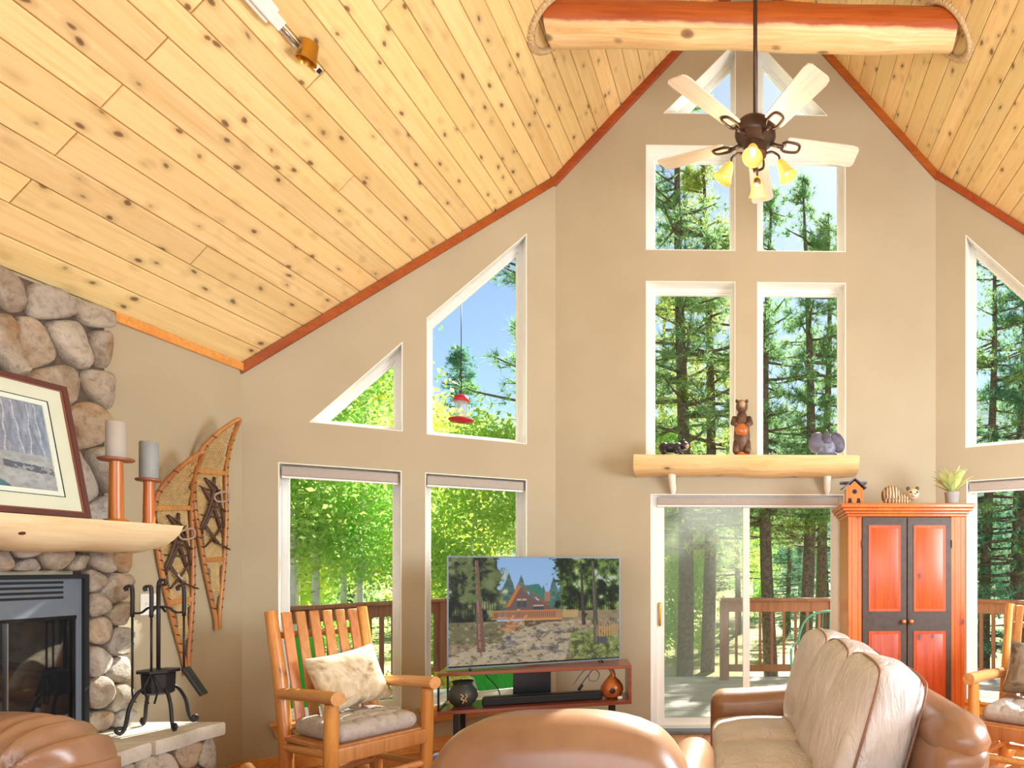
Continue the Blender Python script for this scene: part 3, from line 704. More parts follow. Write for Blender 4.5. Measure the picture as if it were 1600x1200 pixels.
def pad_mesh():
    def f(q):
        fx, fy = q.x/.2325, q.y/.23
        tuft = 0
        for a in (-.115, 0, .115):
            for b in (-.115, 0, .115): tuft += math.exp(-((q.x-a)**2+(q.y-b)**2)/.0009)
        cr = .022*math.exp(-(abs(math.sin(q.x*PI/.115))*.115/.02)**2)+.022*math.exp(-(abs(math.sin(q.y*PI/.115))*.115/.02)**2)
        wt = max(0, min(1, (q.z-.01)/.03))
        return (q.x, q.y, q.z+wt*(-.016*tuft-cr*.7+.014*(1-fx*fx)*(1-fy*fy)))
    return MB().rbox((0, 0, .045), (.465, .46, .10), .048, 6, 40, fn=f)
def pillow_mesh(w, h, d):
    def f(q):
        fx, fz = q.x/(w/2), q.z/(h/2); b = max(0, 1-fx**4)*max(0, 1-fz**4)
        pin = 1-.10*(1-fx*fx)*(fz*fz); pinx = 1-.10*(1-fz*fz)*(fx*fx)
        return (q.x*pinx, q.y*(.12+.88*b**.55)+.006*noise.noise(Vector((q.x*8, q.y*3, q.z*8))), q.z*pin)
    return MB().rbox((0, 0, 0), (w, d, h), .03, 3, 14, fn=f)
ch0 = rocker_chair(); ch0['label'] = 'varnished log rocking chair by the left windows'
at(ch0, (-2.315, 3.82, 0), (0, 0, R(60)))
ch1 = copy_tree(ch0); ch1['label'] = 'varnished log rocking chair at the right edge beside the armoire'; at(ch1, (1.76, 4.03, 0), (0, 0, R(-40)))
for c, lb, lb2, mt, px in ((ch0, 'grey tufted pad on the left rocking chair', 'pale tapestry pillow on the left rocking chair', 'pilA', .03), (ch1, 'grey tufted pad on the right rocking chair', 'dark woven pillow on the right rocking chair', 'pilB', .0)):
    Mw = Matrix.Translation(c.location) @ Matrix.Rotation(c.rotation_euler.z, 4, 'Z')
    p = thing('seat_pad', lb, 'cushion', tuple(Mw @ Vector((0, -.03, .428))), c.rotation_euler.z, 'rocking chair pads')
    pd = pad_mesh().build('pad', MT['pad'], p, 'all')
    for s_ in (-1, 1):
        MB().tube(spline([(s_*.215, .215, .05), (s_*.225, .24, .03), (s_*.205, .25, -.02), (s_*.2, .262, -.06)], 5), .004, 5).build('tie', MT['pad'], p, 'all')
    for a in (-.115, 0, .115):
        for b in (-.115, 0, .115): MB().ell((a, b, .083), (.008, .008, .004), 8, 4).build('button', MT['pad'], pd, 'all')
    q = pillow_mesh(.40, .36, .15).build('throw_pillow', MT[mt], None, 'all'); tag(q, lb2, 'pillow', 'throw pillows on the rocking chairs')
    q.location = tuple(Mw @ Vector((px, .115, .712))); q.rotation_euler = (R(-22), R(-8 if c is ch0 else 4), c.rotation_euler.z)
# ================================================================== ARMOIRE
ar = thing('armoire', 'red pine armoire with dark framed doors beside sliding door', 'armoire', (1.15, 5.03, 0))
FY = -.245; HW = .437
MB().box(-HW, HW, FY+.025, .235, .06, 1.77).build('carcass', MT['armo'], ar)
MB().box(-HW-.02, HW+.02, FY-.015, .245, 0, .09, ch=.01).build('plinth', MT['armo'], ar)
m = MB()
for (e, z0, z1) in ((.012, 1.755, 1.775), (.026, 1.775, 1.795), (.045, 1.795, 1.818), (.058, 1.818, 1.85)):
    m.box(-HW-e, HW+e, FY-e, .25, z0, z1, ch=.006)
m.build('cornice', MT['armo'], ar, 30)
for s_ in (-1, 1):
    a, b = (-HW, -HW+.105) if s_ < 0 else (HW-.105, HW)
    st = MB().box(a, b, FY, FY+.025, .09, 1.755, ch=.004).build('stile', MT['armo'], ar)
    m = MB()
    for gx in (.03, .075): m.box(a+gx-.002, a+gx+.002, FY-.002, FY+.004, .09, 1.755)
    m.build('groove', MT['arm'], st)
for s_ in (-1, 1):
    x0, x1 = (-.332, -.003) if s_ < 0 else (.003, .332)
    dr = MB().box(x0, x1, FY-.012, FY+.006, .10, 1.75, ch=.004).build('door', MT['armd'], ar)
    for z0, z1 in ((.18, .905), (1.05, 1.69)):
        MB().ring(rect(x0+.045, x1-.045, z0, z1), .022, FY-.018, FY-.01).build('panel_moulding', MT['arm'], dr)
        MB().rbox(((x0+x1)/2, FY-.013, (z0+z1)/2), (x1-x0-.125, .012, z1-z0-.04), .005, 2).build('panel', MT['arm'], dr, 30)
    k = MB().lathe([(.006, 0), (.007, .012), (.016, .018), (.019, .026), (.014, .034), (.004, .037)], 14, M=Matrix.Translation((s_*.028, FY-.012, .976)) @ Matrix.Rotation(R(90), 4, 'X')).build('knob', MT['copper'], dr, 50)
    for z in (.3, 1.55): MB().tube([((x0 if s_ < 0 else x1), FY-.014, z-.03), ((x0 if s_ < 0 else x1), FY-.014, z+.03)], .005, 8).build('hinge', MT['bronze'], dr, 50)
# ================================================================== TELEVISION STAND AND TELEVISION
sl_ = Vector((-.86+2.075, 4.64-4.31)); sa = math.atan2(sl_.y, sl_.x); sLn = sl_.length
MT['walnut'] = wood('reddish_walnut', lin(150,82,56), lin(110,50,34), 'X', 12, 0, None, .3, .05, coat=.4)
ts = thing('television_stand', 'low reddish wood television stand with open frame', 'television stand', (-2.075, 4.31, 0), sa)
D = .34
MB().box(0, sLn, 0, D, .655, .678, ch=.003).build('top_shelf', MT['walnut'], ts)
MB().box(0, sLn, 0, D, .40, .425, ch=.003).build('lower_shelf', MT['walnut'], ts)
for nm, x in (('left_end', 0), ('right_end', sLn-.022)):
    if x == 0: MB().ring([(0, .425), (.34, .425), (.34, .655), (0, .655)], .012, 0, .012).build('end_frame', MT['black'], ts).matrix_local = Matrix(((0,1,0,0),(1,0,0,0),(0,0,1,0),(0,0,0,1)))
    else: MB().box(x, x+.022, 0, D, .425, .655, ch=.003).build('end_panel', MT['walnut'], ts)
MB().box(.44, .70, D-.03, D-.01, .425, .655).build('back_panel', MT['black'], ts)
MB().box(.10, sLn-.12, .02, D-.02, .12, .14, ch=.003).build('bottom_shelf', MT['black'], ts)
for x in (.11, sLn-.13):
    for y in (.03, D-.05): MB().box(x-.018, x+.018, y-.012, y+.012, 0, .40, ch=.002).build('leg', MT['black'], ts)
# ---- picture on the screen: a timber lodge among pines
def paint(W, H, fn):
    ys, xs = np.mgrid[0:H, 0:W]; return fn((xs+.5)/W, (ys+.5)/H)
def fbm(x, y, seed, oct_=4, f=4):
    r = np.random.RandomState(seed); out = np.zeros_like(x); a = 1; tot = 0
    for o in range(oct_):
        N = int(f*2**o)+2; g = r.rand(N+2, N+2); fx, fy = x*f*2**o, y*f*2**o; ix, iy = np.floor(fx).astype(int) % N, np.floor(fy).astype(int) % N
        tx, ty = fx-np.floor(fx), fy-np.floor(fy); tx = tx*tx*(3-2*tx); ty = ty*ty*(3-2*ty)
        out += a*((g[iy, ix]*(1-tx)+g[iy, ix+1]*tx)*(1-ty)+(g[iy+1, ix]*(1-tx)+g[iy+1, ix+1]*tx)*ty); tot += a; a *= .6
    return out/tot
def inpoly(x, y, P):
    c = np.zeros(x.shape, bool); j = len(P)-1
    for i in range(len(P)):
        xi, yi = P[i]; xj, yj = P[j]
        cond = ((yi > y) != (yj > y)) & (x < (xj-xi)*(y-yi)/(yj-yi+1e-12)+xi); c ^= cond; j = i
    return c
def C(*a): return np.array(a, float)/255
def lay(img, mask, col, a=1.0):
    m_ = (mask.astype(float)*a)[..., None]; img[:] = img*(1-m_)+col*m_
def lodge(x, y):
    n = fbm(x, y, 1, 5, 10); n2 = fbm(x, y, 2, 4, 22); n3 = fbm(x, y, 3, 4, 40)
    img = np.zeros(x.shape+(3,)); lay(img, y > -1, C(150,190,235)); img[:] = img*(1-.0)+(C(40,20,0)*(y[..., None])*.8)
    def tree(cx, base, h, w, c1, c2, s):
        f = (base-y)/h; prof = w*(1-f)*(.75+.55*fbm(x, y, s, 4, 30))
        mk = (f > 0) & (f < 1) & (np.abs(x-cx) < prof); k = fbm(x, y, s+9, 4, 44)[..., None]
        m_ = mk[..., None]; img[:] = np.where(m_, c1*(1-k)*1.2+c2*k*1.2, img)
    for cx, h, w, s in ((.33, .42, .09, 1), (.40, .40, .08, 2), (.46, .30, .05, 3), (.53, .30, .05, 4), (.59, .38, .07, 5), (.66, .42, .09, 6)):
        tree(cx, .56, h, w, C(40,62,56), C(96,130,120), s)
    def sm(a, lo, hi): q = np.clip((a-lo)/(hi-lo), 0, 1); return q*q*(3-2*q)
    f1 = fbm(x, y*.6, 31, 5, 26); f2 = fbm(x, y*.6, 32, 4, 9)
    def canopy(mask, cs):
        k = sm(f1*.65+f2*.35, .34, .66)[..., None]; col = np.where(k < .5, cs[0]*(1-2*k)+cs[1]*2*k, cs[1]*(2-2*k)+cs[2]*(2*k-1)); m_ = mask[..., None]*1.0; img[:] = img*(1-m_)+col*m_
    canL = sm(.29+.16*(f1-.5)+.08*(f2-.5)-x, -.015, .015)*(y < .70); canR = sm(x-.61-.26*(f1-.5)-.12*(f2-.5), -.015, .015)*(y < .60)
    canopy(canL, [C(26,34,24), C(72,84,54), C(150,160,104)]); canopy(canR, [C(24,36,22), C(70,92,44), C(156,178,96)])
    can = (canL+canR) > .5
    lay(img, can & (f1 > .68) & (y < .4), C(200,216,236), .7); lay(img, can & (y > .42) & (((x*70) % 1) < .3) & (f2 < .55), C(34,32,28), .6)
    gnd = (y > .60); gcol = C(150,132,104)*(.75+.5*f1[..., None]); img[:] = np.where((gnd | ((y > .52) & (x > .60) & (f2 > .35)))[..., None], gcol, img)
    # lodge
    lay(img, inpoly(x, y, [(.40,.27),(.50,.25),(.60,.45),(.555,.47)]), C(64,128,112))
    lay(img, inpoly(x, y, [(.32,.50),(.32,.44),(.39,.28),(.46,.38),(.56,.46),(.60,.50),(.60,.58),(.32,.58)]), C(118,92,84))
    lay(img, inpoly(x, y, [(.385,.255),(.40,.27),(.335,.46),(.31,.47)]), C(206,120,50)); lay(img, inpoly(x, y, [(.385,.255),(.40,.26),(.57,.45),(.55,.46)]), C(150,96,70))
    for a, b, c, d_ in ((.375,.40,.40,.47), (.405,.40,.43,.47), (.375,.50,.395,.56), (.47,.46,.53,.52)):
        lay(img, (x > a) & (x < c) & (y > b) & (y < d_), C(70,78,84)); lay(img, (x > a) & (x < c) & (np.abs(y-b) < .008), C(200,170,150))
    lay(img, (x > .535) & (x < .57) & (y > .33) & (y < .42), C(166,124,104))
    lay(img, (x > .23) & (x < .64) & (y > .50) & (y < .585) & ((((x*90) % 1) < .5) | (y < .515) | (y > .57)), C(196,130,84))
    lay(img, (x > .42) & (x < .64) & (y > .585) & (y < .60), C(214,160,100)); lay(img, (x > .42) & (x < .64) & (y >= .60) & (y < .66), C(96,74,56), .8)
    for st in range(6):
        q = st/6; lay(img, inpoly(x, y, [(.30-.04*q+.02, .60+.10*q), (.385-.04*q, .60+.10*q), (.385-.04*q, .612+.10*q), (.30-.04*q+.02, .612+.10*q)]), C(200,140,96))
    for k in (0, .075): lay(img, inpoly(x, y, [(.35+k,.55),(.365+k,.55),(.28+k,.71),(.265+k,.71)]), C(214,150,96))
    lay(img, inpoly(x, y, [(.645,.50),(.74,.51),(.74,.58),(.645,.58)]), C(206,170,110), .8)
    # drive, shade and grass
    gd_ = (y > .60); dr_ = inpoly(x, y, [(.0,.92),(.28,.74),(.55,.62),(.72,.62),(.70,.74),(.66,1),(0,1.01)])
    lay(img, gd_ & dr_, C(196,180,152), .75); shade_ = sm(fbm(x, y*2.2, 41, 5, 12), .48, .60)*(y > .70)*(x > .22)*(x < .78)*sm(1.0-y, 0, .12)
    img[:] = img*(1-.55*shade_[..., None])+C(84,82,92)*.55*shade_[..., None]
    lay(img, gd_ & (x < .30) & (y < .80) & (f1 > .42), C(104,104,72), .7); lay(img, gd_ & (x > .70+.05*(n-.5)) & (y > .72), C(130,150,74), .75); lay(img, gd_ & (x > .70) & (f1 < .42), C(62,66,40), .6)
    lay(img, gd_ & (n3 < .36), C(74,62,50), .5); lay(img, gd_ & (n3 > .66), C(226,212,186), .4)
    for cx, w, y1_, c1 in ((.165, .017, .88, C(124,92,78)), (.77, .010, .66, C(66,62,54)), (.845, .013, .86, C(92,88,72))):
        lay(img, (np.abs(x-cx-.03*(y-.5)) < w*(.5+y)) & (y < y1_) & (y > .03), c1); lay(img, (np.abs(x-cx-.03*(y-.5)+w*.3) < w*.25*(.5+y)) & (y < y1_) & (n3 > .45), c1*1.35)
    lay(img, can & (f1 > .5) & (np.abs(x-.17) < .12) & (y < .4), C(104,118,66), .8)
    lay(img, (x > .855) & (y > .67) & (y < .78) & (((x*60) % 1) < .6), C(190,150,104)); lay(img, ((x-.895)**2/.0011+(y-.82)**2/.0012 < 1), C(90,92,96))
    return np.clip(img*1.04, 0, 1)
def winter(x, y):
    n = fbm(x, y, 11, 4, 6); n2 = fbm(x, y, 12, 5, 20); n3 = fbm(x*2, y*.3, 13, 5, 30); f = n2[..., None]; g = n3[..., None]
    img = C(134,126,144)*(1-f)+C(176,170,182)*f; img = img*(.8+.4*g); right = np.clip((x-.55)*2.2, 0, 1)[..., None]; img = img*(1-.35*right)+(C(120,150,180)*(.6+.8*g))*.35*right
    for cx, tl in ((.10, .05), (.16, -.03), (.33, .1), (.42, -.04), (.60, .14), (.72, -.06), (.80, .05), (.88, -.04), (.94, .03)):
        lay(img, (np.abs(x-cx-tl*(y-.3)-.004*np.sin(y*24+cx*40)) < .0035) & (y < .62) & (y > .02), C(214,208,214), .8)
    snow = y > .60+.04*(n-.5); img[:] = np.where(snow[..., None], C(168,164,168)*(.8+.42*f), img)
    lay(img, (np.abs(y-.60-.02*np.sin(x*9)) < .03+.02*n) & (x < .45), C(206,196,172), .7)
    st = inpoly(x, y, [(0,.72),(.26,.74),(.50,.84),(.66,.93),(.72,1.01),(0,1.01)]); img[:] = np.where(st[..., None], C(84,116,132)*(.75+.5*fbm(x, y*4, 15, 4, 10)[..., None]), img)
    lay(img, (np.abs(y-.70-.14*(x-.45)) < .02+.03*n2) & (x > .28) & (n2 > .46), C(78,76,88), .75)
    return np.clip(img, 0, 1)
def picture(name, img, P0, U, V, mat, parent, off=(0,0,0)):
    """flat printed sheet: one vertex colour per picture point; P0 top left, U across, V down"""
    H, W, _ = img.shape; P0, U, V = Vector(P0), Vector(U), Vector(V)
    xs, ys = np.meshgrid(np.arange(W)/(W-1), np.arange(H)/(H-1)); co = np.array(P0)[None, None]+xs[..., None]*np.array(U)+ys[..., None]*np.array(V)
    me = bpy.data.meshes.new(name); i = np.arange(W*H).reshape(H, W)
    f = np.stack([i[:-1, :-1], i[1:, :-1], i[1:, 1:], i[:-1, 1:]], -1).reshape(-1, 4)
    me.from_pydata(co.reshape(-1, 3).tolist(), [], f.tolist())
    ca = me.color_attributes.new('print', 'FLOAT_COLOR', 'POINT'); l = np.where(img <= .04045, img/12.92, ((img+.055)/1.055)**2.4)
    ca.data.foreach_set('color', np.concatenate([l, np.ones((H, W, 1))], -1).reshape(-1).astype(np.float32)); me.materials.append(mat)
    o = bpy.data.objects.new(name, me); COL.objects.link(o); o.parent = parent; return o
t = NT('screen_picture'); a = t.new('VertexColor', layer_name='print'); t.link(a.outputs[0], t.b.inputs['Emission Color']); t.b.inputs['Emission Strength'].default_value = .62; t.col((.01,.01,.01,1)); MT['tvpic'] = t.set(.3, 0, .08)
t = NT('print_paper'); a = t.new('VertexColor', layer_name='print'); t.link(a.outputs[0], t.b.inputs['Base Color']); MT['print'] = t.set(.12, 0, .5)
ta = math.atan2(4.86-4.37, -.985+2.04); tl_ = math.hypot(1.055, .49)
tv = thing('television', 'flat television showing a timber lodge among pines', 'television', (-2.04, 4.37, .678), ta)
z0, z1 = .012, .775
MB().rbox((tl_/2, .03, (z0+z1)/2), (tl_, .045, z1-z0), .006, 2).build('body', MT['black'], tv, 40)
MB().ring(rect(0, tl_, z0, z1), .010, -.001, .01).build('bezel', MT['grey'], tv)
picture('screen', paint(360, 210, lodge), (.010, .004, z1-.010), (tl_-.02, 0, 0), (0, 0, -(z1-z0-.03)), MT['tvpic'], tv)
for x in (.14, tl_-.14):
    MB().tube([(x, -.04, .004), (x, .04, .02), (x, .10, .004)], .007, 6).build('foot', MT['black'], tv, 50)
# ================================================================== THINGS ON THE TELEVISION STAND
def on_stand(x, y, z):
    return (-2.075+x*math.cos(sa)-y*math.sin(sa), 4.31+x*math.sin(sa)+y*math.cos(sa), z)
sb = thing('soundbar', 'long black soundbar on the television stand', 'soundbar', on_stand(.66, .13, .425), sa+R(2))
MB().rbox((0, 0, .03), (.80, .08, .06), .012, 3).build('body', MT['black'], sb, 40); MB().box(-.39, .39, -.043, -.039, .008, .05).build('grille', MT['dark'], sb)
for x in (-.3, .3): MB().box(x-.03, x+.03, -.03, .03, -.0, .004).build('foot', MT['dark'], sb)
MT['jug'] = plain('dark_clay', lin(62,64,58), .5, var=.15)
MT['ochre'] = plain('ochre_paint', lin(206,176,120), .6)
jg = thing('clay_pot', 'dark round clay pot on left end of television stand', 'pot', on_stand(.13, .16, .425), sa)
MB().lathe([(.05, 0), (.075, .02), (.098, .06), (.092, .10), (.066, .135), (.06, .15), (.072, .17), (.066, .17), (.054, .15)], 20, cap=False).build('body', MT['jug'], jg, 50)
MB().lathe([(.001, .012), (.05, .012)], 12, cap=False).build('inside', MT['dark'], jg)
MB().tube(spline([(.0, -.097, .095), (.018, -.099, .08), (.004, -.1, .064), (.02, -.096, .05), (.012, -.09, .03)], 5), .0045, 5).build('painted_squiggle', MT['ochre'], jg, 'all')
MB().tube(spline([(.03, -.09, .095), (.04, -.089, .075), (.028, -.092, .06), (.036, -.086, .04)], 5), .004, 5).build('painted_squiggle', MT['ochre'], jg, 'all')
t = NT('gourd_skin'); v = t.mapping((1,1,1)); t.col(t.ramp(t.noise(v, 9, 4, .6), [(.3, lin(150,74,30)), (.6, lin(196,112,52)), (.8, lin(214,140,74))])); MT['gourd'] = t.set(.25, 0, .6)
gd2 = thing('gourd_birdhouse', 'orange gourd birdhouse with a round hole', 'birdhouse', on_stand(sLn-.13, .14, .425), sa)
g = MB(); pr = [(.03, 0), (.066, .018), (.082, .055), (.078, .09), (.055, .125), (.03, .15)]
g.lathe([(.001, 0)]+pr, 20, cap=False); g.tube(spline([(0, 0, .145), (.006, 0, .175), (-.002, 0, .20), (-.026, 0, .222)], 5), [.031, .028, .025, .022, .02, .018, .017, .016, .0155, .015, .0145, .014, .013, .012, .011, .008], 12)
g.build('body', MT['gourd'], gd2, 50)
MB().lathe([(.017, 0), (.021, .004), (.017, .006)], 14, M=Matrix.Translation((.0, -.078, .065)) @ Matrix.Rotation(R(90), 4, 'X')).build('hole_rim', MT['bronze'], gd2, 50)
MB().lathe([(.001, .004), (.016, .004)], 14, M=Matrix.Translation((.0, -.078, .065)) @ Matrix.Rotation(R(90), 4, 'X'), cap=False).build('hole', MT['dark'], gd2)
tag(at(MB().rbox((0, 0, .012), (.04, .03, .024), .01, 3).build('white_pebble', MT['white'], None, 60), on_stand(sLn-.075, .07, .425)), 'small white pebble beside the gourd birdhouse', 'pebble')
tag(MB().tube([on_stand(*p) for p in spline([(.86, .22, .52), (.92, .25, .60), (.98, .22, .64), (1.04, .2, .60), (1.02, .18, .55), (.97, .16, .56), (.98, .16, .62), (1.05, .14, .65)], 6)], .0035, 5).build('power_cable', MT['grey'], None, 'all'), 'looping grey cable beside the gourd birdhouse', 'cable')
pk = thing('power_plug_cable', 'black plug and cable dangling over the soundbar end', 'cable', on_stand(.9, .2, .49), sa)
MB().rbox((0, 0, .015), (.022, .02, .05), .006, 2, M=Matrix.Rotation(R(35), 4, 'Y')).build('plug', MT['black'], pk, 50)
MB().tube(spline([(.012, 0, .03), (.05, .01, .08), (.09, .01, .13), (.12, -.01, .165)], 5), .0035, 5).build('cord', MT['black'], pk, 'all')
tag(MB().tube([on_stand(*p) for p in spline([(.24, .29, .65), (.27, .27, .60), (.33, .24, .54), (.36, .22, .48), (.36, .2, .43)], 5)], .004, 5).build('left_cable', MT['black'], None, 'all'), 'black cable hanging between clay pot and soundbar', 'cable')
ps = thing('power_strip', 'pale power strip on the bottom shelf of television stand', 'power strip', on_stand(.45, .15, .143), sa)
MB().rbox((0, 0, .022), (.45, .06, .044), .008, 2).build('body', MT['steel'], ps, 40)
for k in range(6): MB().rbox((-.18+.07*k, -.005, .06), (.035, .03, .04), .006, 2).build('plug', MT['white'] if k % 2 else MT['black'], ps, 40)
tag(at(MB().rbox((0, 0, .05), (.16, .14, .10), .02, 3).build('blue_box', plain('slate_blue', lin(96,120,160), .35), None, 50), (-2.1, 4.46, 0), (0, 0, sa)), 'small slate blue box on the floor under television stand', 'box')
fv = thing('floor_register', 'dark metal floor register under the left rocking chair', 'floor vent', (-2.28, 4.42, 0), aL)
MB().ring([(-.16, -.06), (.16, -.06), (.16, .06), (-.16, .06)], .014, 0, .004).build('frame', MT['bronze'], fv).matrix_local = Matrix(((1,0,0,0),(0,0,1,0),(0,1,0,0),(0,0,0,1)))
for k in range(16): MB().box(-.142+.019*k, -.136+.019*k, -.046, .046, 0, .003).build('louvre', MT['bronze'], fv)
# ================================================================== MANTEL THINGS
MT['orangewood'] = wood('orange_turned_wood', lin(214,128,56), lin(176,88,30), 'Z', 10, 0, None, .35, .06, coat=.3)
MT['wax'] = plain('grey_wax', lin(176,168,158), .6, var=.05)
def candle(label, loc, h, rb, ch_, wax, disc):
    t = thing('candlestick', label, 'candle holder', loc, group='wooden candlesticks on the mantel')
    MB().lathe([(rb*1.5, 0), (rb*1.6, .008), (rb*1.0, .012), (rb*.98, .03), (rb*.86, h-.01), (rb*.9, h)], 18).build('stem', MT['orangewood'], t, 40)
    MB().lathe([(disc*.9, h), (disc, h+.006), (disc, h+.012), (disc*.9, h+.016)], 22).build('drip_plate', plain('plate_wood', lin(150,86,58), .4), t, 40)
    c = tag(MB().lathe([(.0355, 0), (.037, .003), (.037, ch_-.004), (.034, ch_), (.028, ch_-.002), (.006, ch_-.006)], 18).build('pillar_candle', wax, None, 50), label.replace('wooden candlestick', 'pillar candle'), 'candle', 'pillar candles on the mantel')
    c.location = (loc[0], loc[1], loc[2]+h+.0165)
    MB().tube([(0, 0, ch_-.006), (.002, 0, ch_+.008)], .0015, 5).build('wick', MT['black'], c)
candle('taller wooden candlestick against the chimney stones', (-3.02, 3.14, 1.5935), .285, .028, .172, MT['wax'], .066)
candle('shorter wooden candlestick near the snowshoes', (-3.06, 3.35, 1.588), .222, .024, .185, plain('slate_wax', lin(150,156,156), .6), .052)
# leaning picture: local x across, z up, front -y ; faces +X in the room, top leans on the stones
pf = thing('framed_print', 'framed winter stream print leaning on the mantel', 'picture', (-2.985, 2.98, 1.5935))
lean = R(-10.5); Mp = Matrix.Rotation(R(90), 4, 'Z') @ Matrix.Rotation(lean, 4, 'X')
pw, ph = .80, .60
def pp(o): o.matrix_local = Mp @ o.matrix_local; return o
# x runs from -pw (far left, out of view) to 0 (right edge)
pp(MB().ring(rect(-pw, 0, 0, ph), .022, -.012, .016).build('frame', plain('mahogany_frame', lin(92,50,42), .35), pf)); pp(MB().ring(rect(-pw+.02, -.02, .02, ph-.02), .008, -.008, .008).build('frame_lip', plain('frame_lip', lin(140,84,66), .35), pf))
pp(MB().ring(rect(-pw+.026, -.026, .026, ph-.026), .062, -.003, .004).build('mat_board', plain('mat_board', lin(230,224,206), .8, var=.02), pf)); pp(MB().ring(rect(-pw+.087, -.087, .087, ph-.087), .003, -.004, .003).build('mat_line', MT['dark'], pf))
pp(MB().ring(rect(-pw+.089, -.089, .089, ph-.089), .022, -.002, .003).build('white_mat', MT['white'], pf)); pp(MB().box(-pw+.02, -.02, .004, .012, .02, ph-.02).build('backing', MT['dark'], pf))
pp(picture('print', paint(200, 140, winter), (-pw+.108, .002, ph-.108), (pw-.216, 0, 0), (0, 0, -(ph-.216)), MT['print'], pf))
pp(MB().box(-pw+.022, -.022, -.0075, -.006, .022, ph-.022).build('glazing', MT['glass'], pf))
# ================================================================== SNOWSHOES ON THE WALL
MT['ash'] = wood('bent_ash', lin(206,148,82), lin(156,96,44), 'Z', 14, 0, None, .4, .06)
MT['raw'] = plain('rawhide', lin(214,184,128), .6, var=.12, sc=30); MT['strap'] = plain('leather_strap', lin(84,58,44), .6, var=.2, sc=30)
def snowshoe(label, loc, tilt):
    """local: y across, z along the shoe (toe up), +x away from the wall"""
    t = thing('snowshoe', label, 'snowshoe', loc, group='snowshoes on the wall'); t.rotation_euler = (tilt, 0, 0)
    half = [(0.0, 1.30), (.028, 1.265), (.066, 1.19), (.106, 1.08), (.125, .96), (.118, .80), (.10, .60), (.072, .40), (.04, .22), (.014, .08), (.012, 0)]
    W = lambda z: np.interp(z, [p[1] for p in half[::-1]], [p[0] for p in half[::-1]])
    cx = lambda z: .012+(.20*((z-.92)/.38)**2.0 if z > .92 else 0)
    out = [(cx(z), y, z) for y, z in half[:0:-1]][0:0]
    L = [(cx(z), -y, z) for y, z in half[::-1]]; Rr = [(cx(z), y, z) for y, z in half[1:]]
    MB().tube(spline(L+Rr, 6), .0125, 8, squash=1.0).build('frame', MT['ash'], t, 50)
    for z in (.44, .98): MB().rbox((cx(z), 0, z), (.018, 2*W(z), .03), .006, 2).build('crossbar', MT['ash'], t, 40)
    net = MB()
    def seg(y0, z0, y1, z1, r=.0026):
        pts = []
        for k in range(9):
            q = k/8; y, z = y0+(y1-y0)*q, z0+(z1-z0)*q
            if abs(y) <= W(z)-.008 and .1 < z < 1.27: pts.append((cx(z), y, z))
            elif len(pts) > 1: net.tube(pts, r, 3, False); pts = []
            else: pts = []
        if len(pts) > 1: net.tube(pts, r, 3, False)
    for k in range(110):
        z = -.1+k*.0135; seg(-.13, z, .13, z+.20); seg(.13, z, -.13, z+.20)
    for k in range(36): seg(-.13, .12+k*.033, .13, .12+k*.033)
    tag(net.build('lacing', MT['raw'], t, fixn=False), kind='stuff')
    m = MB()
    for k in range(20):
        z = .14+k*.055
        for s_ in (-1, 1): m.tube([(cx(z)+.013, s_*(W(z)-.004), z-.006), (cx(z)+.012, s_*(W(z)+.006), z), (cx(z)-.002, s_*(W(z)+.011), z+.006)], .004, 4)
    m.build('wrapping', MT['strap'], t, 'all')
    rg = random.Random(3)
    for a in [((.0, -.07, .60), (.05, -.03, .74), (.02, .05, .86)), ((.0, .07, .58), (.055, .02, .72), (.02, -.06, .88)), ((.0, -.09, .72), (.06, 0, .70), (.0, .09, .70)), ((.0, -.09, .90), (.05, 0, .84), (.0, .09, .88)), ((.01, -.04, .94), (.06, .03, .90), (.02, .06, .80)), ((.01, .0, .56), (.05, .04, .52), (.03, .10, .50)), ((.01, -.05, .66), (.05, -.06, .60), (.03, .02, .54)), ((.01, -.09, .62), (.06, -.02, .80), (.02, .03, .95)), ((.01, .09, .64), (.06, .05, .80), (.02, -.04, .94)), ((.01, -.06, .52), (.05, .0, .60), (.02, .07, .66)), ((.02, -.03, .78), (.07, .03, .76), (.03, .08, .74))]:
        MB().tube(bez(*a, 10), .011, 5, squash=.5).build('binding_strap', MT['strap'], t, 'all')
    MB().tube(spline([(.04, .0, .84), (.075, .05, .86), (.07, .06, .81), (.045, .01, .80)], 5, True), .007, 5, closed=True).build('toe_loop', plain('pale_strap', lin(176,150,132), .6), t, 'all')
    return t
snowshoe('nearer snowshoe hanging partly behind the mantel end', (XL+.006, 3.90, .742), R(6))
snowshoe('farther snowshoe hanging beside the room corner', (XL+.006, 4.118, .985), R(4))
# switch plate
sw = thing('switch_plate', 'white wall plate behind the fireplace tools', 'switch plate', (XL, 3.68, 1.17))
MB().rbox((.004, 0, 0), (.006, .12, .118), .002, 2).build('plate', MT['white'], sw, 40)
for y in (-.028, .028): MB().box(.007, .011, y-.006, y+.006, -.012, .012).build('toggle', MT['vinyl'], sw)
